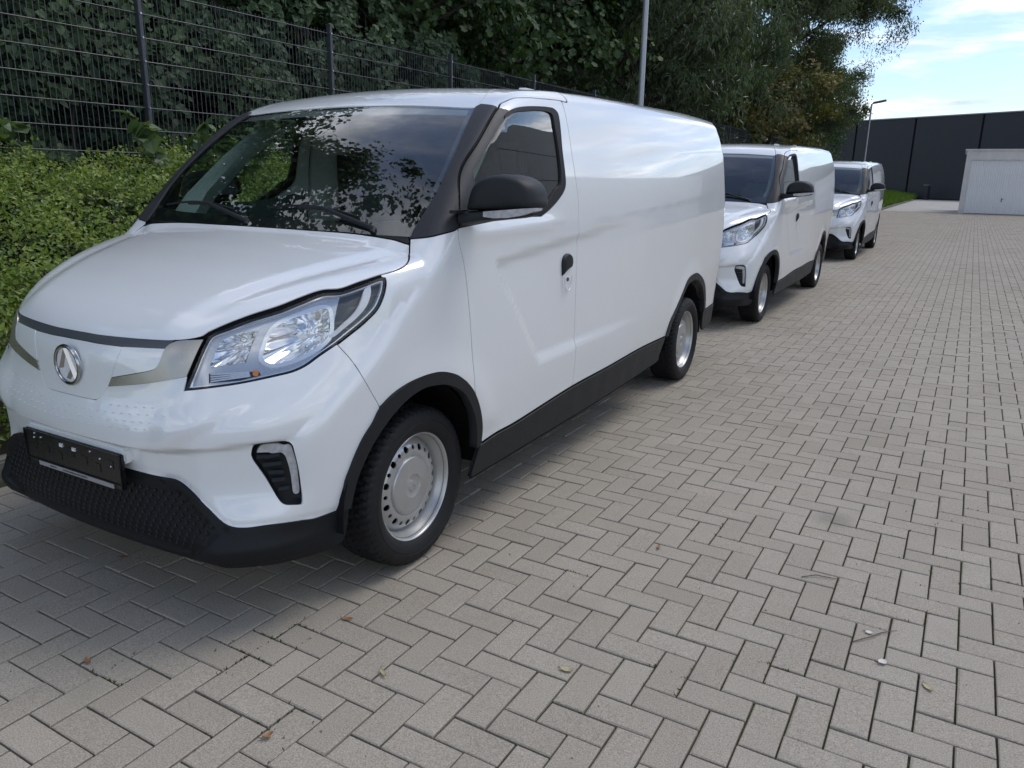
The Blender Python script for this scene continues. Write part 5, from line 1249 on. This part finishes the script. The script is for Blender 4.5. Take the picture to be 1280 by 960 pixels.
# creeper-grown shrubs directly behind the mesh
def creeper(y0,y1,label,seed,n,ztop=3.6):
    q=np.random.default_rng(seed); t=empty('climbing_shrub',(-4.9,(y0+y1)/2,.5)); tag(t,label,'shrub','creeper-covered shrubs behind the fence')
    nc=int((y1-y0)*26); cy=q.uniform(y0,y1,nc); cz=q.uniform(.3,ztop,nc)*1.0; cx=-4.62-np.abs(q.normal(0,.45,nc))-.25*np.maximum(0,cz-2.2); r=q.uniform(.16,.42,nc)
    i=q.integers(0,nc,n); off=q.normal(0,1,(n,3)); off/=np.linalg.norm(off,axis=1,keepdims=True); off*=(q.random((n,1))**.4)*r[i][:,None]; off[:,0]*=.55
    P=np.stack([cx,cy,cz+.5],1)[i]+off; k=P[:,0]>-4.28; P[k,0]=-4.30-q.random(k.sum())*.2
    D=np.tile([.8,-.25,.55],(n,1)); tc_=q.normal(.5,.18,nc); P-=np.array([-4.9,(y0+y1)/2,.5])
    leaves('foliage',P,D,q.uniform(.052,.105,n),M['ivy'],t,([MAPLE_H4,HF4]),np.clip(tc_[i]+q.normal(0,.15,n),0,1),.42,.8,1.0,q)
    b=MB(); rr=random.Random(seed)
    for k in range(int((y1-y0)*3)):
        yy=rr.uniform(y0,y1)-(y0+y1)/2; b.tube([(rr.uniform(-.2,.1),yy,-.2),(rr.uniform(-.3,.1),yy+rr.uniform(-.3,.3),1.3),(rr.uniform(-.5,.0),yy+rr.uniform(-.5,.5),ztop-.2)],[.022,.015,.007],6)
    b.build('stem',M['bark'],t,smooth=True)
MAPLE_H4=np.array([(0,0,0),(.42,.05,.02),(.38,.55,.0),(0,1.0,-.14),(-.38,.55,0),(-.42,.05,.02)]); HF4=np.array([(0,1,2,3),(0,3,4,5)])
creeper(-1.2,2.3,'leafy creeper-covered shrub behind the fence left of the nearest post',31,14500)
creeper(2.0,5.2,'creeper-covered shrub behind the second fence bay above the nearest van cab',32,13500)
creeper(4.8,9.0,'creeper-covered shrub behind the fence above the nearest van roof',33,13500,3.3)
tree('maple_tree','dark maple at the far left with branches hanging over the fence',-7.2,-.3,10.5,3.3,30000,.125,M['maple'],41,(MAPLE,LFM),clump=.50,crown_lo=.25)
tree('maple_tree','low dense maple squeezed between the two big maples behind the first bays',-6.3,2.0,7.6,2.3,24000,.125,M['maple'],40,(MAPLE,LFM),clump=.6,crown_lo=.12)
tree('maple_tree','broad dark maple rising behind the second fence bay',-7.4,4.9,7.2,2.9,15000,.125,M['maple'],42,(MAPLE,LFM),clump=.62,crown_lo=.22)
tree('maple_tree','dark maple whose lit leaf tips end left of the tall lamp pole',-6.9,9.3,6.8,2.9,17000,.12,M['maple'],43,(MAPLE,LFM),clump=.60,crown_lo=.18)
tree('maple_tree','shadowed maple standing right behind the tall lamp pole',-6.6,13.6,7.2,2.8,13000,.13,M['maple'],44,(MAPLE,LFM),clump=.6,crown_lo=.1)
tree('willow_tree','dark drooping willow right of the tall lamp pole',-4.9,17.2,8.4,2.9,24000,.19,M['willow'],45,(LEAF4,LF4),clump=.46,crown_lo=.08,droop=2.2,wid=.42,jit=.9,hang=.9)
tree('willow_tree','willow with hanging sprays above the second van',-5.2,22.5,9.5,3.4,27000,.20,M['willow'],46,(LEAF4,LF4),clump=.46,crown_lo=.06,droop=2.2,wid=.42,jit=.9,hang=1.0)
tree('brown_bush','brownish green bush between the willows above the second van',-3.7,26.5,5.6,2.0,9000,.15,M['brownleaf'],47,(LEAF6,LF6),clump=.6,crown_lo=.05,cat='bush',trunk=.08)
tree('tall_willow','tall airy willow against the sky above the third van',-5.75,35.0,15.5,5.3,200000,.145,M['willow2'],48,(LEAF4,LF4),lean=(.5,.2),clump=.46,crown_lo=.08,droop=1.0,wid=.5,jit=.9,hang=.5,trunk=.26,vase=8.0)
tree('alder_tree','dense rounded tree standing between the far lamp post and the dark hall',-8.2,60,9.5,3.7,26000,.24,M['maple'],50,(LEAF4,LF4),clump=.6,crown_lo=.03,wid=.8,trunk=.2)
tree('short_willow','shorter grey green willow standing just left of the far lamp post',-4.95,37.5,8.2,2.75,52000,.13,M['willow2'],49,(LEAF4,LF4),clump=.55,crown_lo=.05,droop=1.0,wid=.5,jit=.9,hang=.4,trunk=.13)
# the wood behind them, one dark mass
q=np.random.default_rng(60); n=72000
y=q.uniform(-9,64,n); x=-9.0-q.random(n)**1.3*7; top=6.6+.8*np.sin(y*.5)+.6*np.sin(y*1.3+1)+np.where(y>16,1.6,0)+np.where(y>26,1.6,0); z=.5+q.random(n)**.85*top
P=np.stack([x,y,z],1); wd=leaves('woodland',P,np.tile([.8,-.3,.4],(n,1)),q.uniform(.22,.42,n),M['wood'],None,(MAPLE,LFM),np.clip(q.normal(.45,.2,n),0,1),.7,.4,1,q)
tag(wd,'dark mass of woodland filling the view behind the fence trees','woodland',kind='stuff')
# ------------------------------------------------------------------ lamp posts
M['galv']=simple('galvanised_pole',(.36,.37,.385),.42,metal=.55,nscale=2.5,namt=.12)
M['lampgreyhead']=simple('lamp_head_grey',(.16,.165,.175),.4)
def lamp_post(x,y,label,rot=0,h=4.98):
    t=empty('street_lamp',(x,y,.1),rot); tag(t,label,'street lamp','lamp posts on the bank')
    b=MB(); b.tube([(0,0,-.3),(0,0,1.2),(0,0,1.22),(0,0,h-.12)],[.057,.055,.049,.038],18); b.build('pole',M['galv'],t,smooth=True,ang=60)
    a=MB(); a.tube([(0,0,h-.16),(.005,0,h-.02),(.05,0,h+.01),(.12,0,h+.03)],[.042,.040,.034,.030],12); a.build('bracket',M['galv'],t,smooth=True)
    hd_=MB(); hd_.box((.34,0,h+.085),(.29,.13,.042),Matrix.Rotation(R(-10),3,'Y'),bev=.018); ho=hd_.build('lamp_head',M['lampgreyhead'],t,smooth=True,ang=60)
    gl_=MB(); gl_.box((.345,0,h+.040),(.17,.075,.006),Matrix.Rotation(R(-10),3,'Y')); gl_.build('diffuser',M['drl'],ho)
    dr=MB(); dr.box((.056,0,.75),(.006,.035,.14),bev=.003); dr.build('hatch',M['galv'],t)
lamp_post(-1.94,9.32,'tall galvanised lamp post rising behind the nearest van roof')
lamp_post(-1.975,40.0,'far lamp post with its whole head visible against the sky')
# ------------------------------------------------------------------ dark hall
M['hall']=simple('hall_anthracite',(.030,.033,.040),.55,spec=.35,nscale=.5,namt=.08)
M['halljoint']=simple('hall_joint',(.010,.011,.013),.7)
M['capping']=simple('capping_grey',(.26,.27,.28),.45,metal=.3)
A0=np.array([-12.4,90.1]); dirv=np.array([12.7,-7.4]); dirv/=np.linalg.norm(dirv); nrm=np.array([dirv[1],-dirv[0]])
hall=empty('industrial_hall',(A0[0],A0[1],0),math.atan2(dirv[1],dirv[0])); tag(hall,'long dark anthracite hall closing off the far end of the yard','building')
hb=MB(); hb.box((40,10,3.75),(45,9.9,3.75)); hb.build('wall',M['halljoint'],hall)
pm_=None; pw2=6.42
for i in range(13):
    if pm_ is None:
        p_=MB(); p_.box((0,0,3.78),(pw2/2-.09,.09,3.70),bev=.02); pm_=p_.build('wall_panel',M['hall'],hall); o=pm_
    else: o=pm_.copy(); C.objects.link(o)
    o.parent=hall; o.location=(8.3+pw2*(i-1),-.02,0)
cpp=MB(); cpp.box((40,.05,7.56),(45.2,.22,.05)); cpp.build('roof_edge',M['capping'],hall)
bx=MB(); bx.box((0,0,.66),(.24,.20,.66),bev=.02); o=bx.build('dark_bollard_box',M['hall'],None); o.location=(-.62,81.5,0); o.rotation_euler=(0,0,-.5); tag(o,'small dark upright box standing before the anthracite hall wall','utility box')
lid=MB(); lid.box((0,0,1.34),(.27,.23,.025),bev=.01); lid.build('lid',M['capping'],o)
# ------------------------------------------------------------------ garage
M['garwall']=simple('garage_render',(.76,.745,.72),.8,nscale=1.4,namt=.12)
M['gardoor']=simple('garage_door_white',(.88,.89,.90),.42,nscale=1.2,namt=.05)
gar=empty('garage',(2.31,44.7,0)); tag(gar,'white garage with ribbed up and over door at the yard end','garage')
gb=MB(); gb.box((.075,2.9,1.56),(.085,2.9,1.56)); gb.box((3.77,2.9,1.56),(.085,2.9,1.56)); gb.box((1.92,.09,2.90),(1.760,.09,.225)); gb.box((1.92,5.7,1.56),(1.76,.1,1.56)); gb.build('wall',M['garwall'],gar)
gr_=MB(); gr_.box((1.92,2.9,3.15),(2.02,2.98,.035)); gr_.build('roof',M['garwall'],gar)
fr_=MB(); fr_.box((.20,.06,1.34),(.035,.05,1.34)); fr_.box((3.64,.06,1.34),(.035,.05,1.34)); fr_.box((1.92,.06,2.650),(1.685,.05,.022)); fr_.build('door_frame',M['garwall'],gar)
dr_=MB(); dr_.box((1.92,.085,1.32),(1.68,.018,1.30)); door_=dr_.build('garage_door',M['gardoor'],gar)
rbm=None
for i in range(33):
    if rbm is None:
        r_=MB(); V=[(-.036,0,-1.28),(-.022,-.022,-1.28),(.022,-.022,-1.28),(.036,0,-1.28)]; V=V+[(a,b_,1.28) for a,b_,_ in V]; r_.add(V,[(0,1,5,4),(1,2,6,5),(2,3,7,6),(0,3,2,1),(4,5,6,7)]); rbm=r_.build('rib',M['gardoor'],door_); o=rbm
    else: o=rbm.copy(); C.objects.link(o)
    o.parent=door_; o.location=(.30+.1013*i,.067,1.32)
hn=MB(); hn.box((1.82,.025,.71),(.018,.02,.10),bev=.006); hn.tube([(1.82,.02,.76),(1.82,-.05,.76),(1.90,-.05,.74)],.012,6); hn.build('handle',M['gloss_black'],door_)
# ------------------------------------------------------------------ grass beside the far kerb
q=np.random.default_rng(71); n=26000; x=-1.5-q.random(n)*4.5; y=q.uniform(42,86,n); zb=np.interp(x,[-6,-1.5],[.75,.12])
P=np.stack([x,y,zb],1); gr=leaves('grass',P,np.tile([.3,-.9,.1],(n,1)),q.uniform(.18,.5,n),M['grass'],None,(LEAF4,LF4),np.clip(q.normal(.55,.2,n),0,1),.5,-3.0,.55,q)
tag(gr,'bright green grass growing behind the far kerb','grass',kind='stuff')
vb=[(-6.2,40,.70),(-1.45,40,.10),(-1.45,87,.10),(-6.2,87,.70)]; M['lawn']=simple('grass_floor',(.055,.085,.018),.95,nscale=3,namt=.4)
tag(mesh('grass_bank',vb,[(0,1,2,3)],M['lawn'],smooth=False),kind='structure')
# ------------------------------------------------------------------ pale hall across the yard (seen mirrored in the vans' sides)
M['pale']=simple('pale_panel',(.55,.55,.52),.6,nscale=.6,namt=.06); M['darkwin']=simple('dark_window',(.015,.017,.02),.1,spec=.6)
ph=empty('pale_hall',(15.5,40,0)); tag(ph,'pale grey panelled hall mirrored in the van sides','building')
b=MB(); b.box((6,0,3.3),(5.9,36,3.3)); b.build('wall',M['halljoint'],ph); pm2=None
for j in range(4):
    for i in range(12):
        if pm2 is None: p_=MB(); p_.box((0,0,0),(.06,2.98,.81)); pm2=p_.build('wall_panel',M['pale'],ph); o=pm2
        else: o=pm2.copy(); C.objects.link(o)
        o.parent=ph; o.location=(.06,-33+6*i,.83+1.66*j)
for i in range(12):
    w_=MB(); w_.box((-.03,-33+6*i,1.55),(.04,1.6 if i%3 else 2.2,.75)); w_.build('window',M['darkwin'],ph)
# ------------------------------------------------------------------ litter on the paving
M['dryleaf']=simple('dry_leaf',(.34,.16,.06),.6,nscale=40,namt=.4); M['paleleaf']=simple('pale_leaf',(.46,.40,.22),.6,nscale=40,namt=.3); M['whiteleaf']=simple('white_scrap',(.62,.60,.54),.6); M['twig']=simple('twig',(.13,.10,.07),.9)
def litter(name,x,y,L,mat,rz,label,cat='leaf',curl=.25,w=.45):
    V=[];n=7
    L*=.62
    for i in range(n):
        t=i/(n-1); ww=w*math.sin(math.pi*min(1,t*.96+.02))**.8*.5
        for s in (-1,0,1): V.append(((t-.5)*L,s*ww*L,.004+curl*L*(abs(s)*.35+(t-.5)**2)))
    F=[(i*3+k,(i+1)*3+k,(i+1)*3+k+1,i*3+k+1) for i in range(n-1) for k in range(2)]
    o=mesh(name,V,F,mat); o.location=(x,y,0); o.rotation_euler=(0,0,rz); tag(o,label,cat,'fallen leaves on the paving')
    so=MB(); so.tube([(-L*.5,0,.006),(-L*.72,.01,.004)],.0012,5); so.build('stalk',M['twig'],o)
litter('fallen_leaf',.85,-.461,.060,M['dryleaf'],.4,'brown curled leaf on the paving below the front tyre of the nearest van')
litter('fallen_leaf',1.047,-.995,.048,M['dryleaf'],1.2,'tan leaf lying on edge at the bottom of the picture',curl=.5,w=.6)
litter('fallen_leaf',.336,-1.042,.055,M['dryleaf'],-.1,'flat orange brown leaf in the shade in front of the nearest van')
litter('fallen_leaf',-.173,-.575,.045,M['dryleaf'],.7,'small dark red leaf just below the bumper lip',w=.6)
litter('fallen_leaf',1.137,-.628,.075,M['paleleaf'],-.5,'thin pale leaf lying across a paver between the two tan ones',w=.25)
litter('fallen_leaf',1.601,-.331,.065,M['paleleaf'],.2,'yellowish leaf at the middle of the foreground paving',w=.5)
litter('fallen_leaf',2.428,.213,.050,M['whiteleaf'],.9,'white scrap like leaf near the thin twig',w=.8)
litter('fallen_leaf',2.555,.145,.070,M['paleleaf'],-.9,'pale pointed leaf furthest to the lower right',w=.42)
litter('fallen_leaf',2.375,.368,.040,M['whiteleaf'],.1,'tiny white leaf just above the thin twig',w=.7)
litter('fallen_leaf',1.57,.589,.055,M['dryleaf'],1.9,'small brown leaf out on the open paving beside the nearest van',w=.4)
def twig(pts,label,r0=.0019):
    b=MB(); c=Vector(pts[0]); b.tube([Vector(p)-c for p in pts],[r0]*(len(pts)-1)+[r0*.4],6); o=b.build('twig',M['twig'],None,smooth=True); o.location=c; tag(o,label,'twig')
twig([(2.335,.285,.004),(2.38,.335,.008),(2.41,.385,.006),(2.455,.432,.004)],'thin brown twig on the paving with white scraps beside it')
twig([(2.115,.640,.004),(2.16,.675,.009),(2.20,.683,.007),(2.24,.695,.004)],'short bent twig further up the open paving')
# moss and weeds in some joints
q=np.random.default_rng(81); M['moss']=leafmat('moss',[(.1,(.035,.055,.012)),(.6,(.065,.095,.018)),(.95,(.11,.14,.03))],.8,.2,.2,3)
PP=[]
for (x,y,n_,s) in ((.735,-.62,150,.05),(.70,-.80,170,.05),(.48,-1.02,110,.05),(1.02,-.93,70,.04),(2.45,.62,120,.10),(2.15,.02,80,.06),(1.86,-.16,60,.05),(1.35,.25,60,.06),(2.75,.95,160,.14),(2.7,1.5,140,.2),(1.66,.9,70,.08),(-.4,-1.2,80,.08)):
    u=q.normal(0,s,n_); v=q.normal(0,s,n_); h=q.random(n_)<.5
    # keep to the joints of the ten centimetre lattice
    gx=(x+u-OX); gy=(y+v-OY); gx=np.where(h,np.round(gx*10)/10+q.normal(0,.002,n_),gx); gy=np.where(~h,np.round(gy*10)/10+q.normal(0,.002,n_),gy)
    PP.append(np.stack([gx*ct-gy*st+OX,gx*st+gy*ct+OY,np.full(n_,-.006)],1))
n_=5200; gx=q.uniform(-.9,4.2,n_); gy=q.uniform(-1.3,5.5,n_); pm_ok=(np.sin(gx*1.7+gy*.9)+np.sin(gy*2.3-gx*1.1)+q.normal(0,.5,n_))>.55; gx,gy=gx[pm_ok],gy[pm_ok]; h=q.random(len(gx))<.5
gx=np.where(h,np.round(gx*10)/10+q.normal(0,.0015,len(gx)),gx); gy=np.where(~h,np.round(gy*10)/10+q.normal(0,.0015,len(gy)),gy)
PP.append(np.stack([gx*ct-gy*st+OX,gx*st+gy*ct+OY,np.full(len(gx),-.009)],1))
PP=np.vstack(PP); ms=leaves('joint_moss',PP,np.tile([0,-.5,.6],(len(PP),1)),q.uniform(.006,.016,len(PP)),M['moss'],None,(LEAF4,LF4),None,.8,-1.5,.6,q); tag(ms,'tufts of moss growing in the paving joints','moss',kind='stuff')

n_=900; gx=q.uniform(-.6,5.5,n_); gy=q.uniform(-1.2,9,n_); k=~((gx<.8)&(gy>-.7)); gx,gy=gx[k],gy[k]
dg=leaves('grit',np.stack([gx,gy,np.full(len(gx),.0005)],1),np.tile([0,0,1.],(len(gx),1)),q.uniform(.004,.013,len(gx)),M['grit'],None,(LEAF4,LF4),None,.5,0,.8,q); tag(dg,'crumbs of leaf and grit scattered over the paving','grit',kind='stuff')

# ------------------------------------------------------------------ the three vans
WH=wheel_meshes()
VAN=build_van()
tag(VAN,'nearest white panel van with the empty black number plate holder in full view','van','white panel vans parked in a row')
for (x,y,rz,lab) in ((-.0558,6.1554,-.0126,'middle white panel van parked behind the nearest one'),(-.0251,14.2319,-.0078,'farthest white panel van at the far end of the row')):
    c=copy_tree(VAN); c.location=(x,y,0); c.rotation_euler=(0,0,rz); c['label']=lab
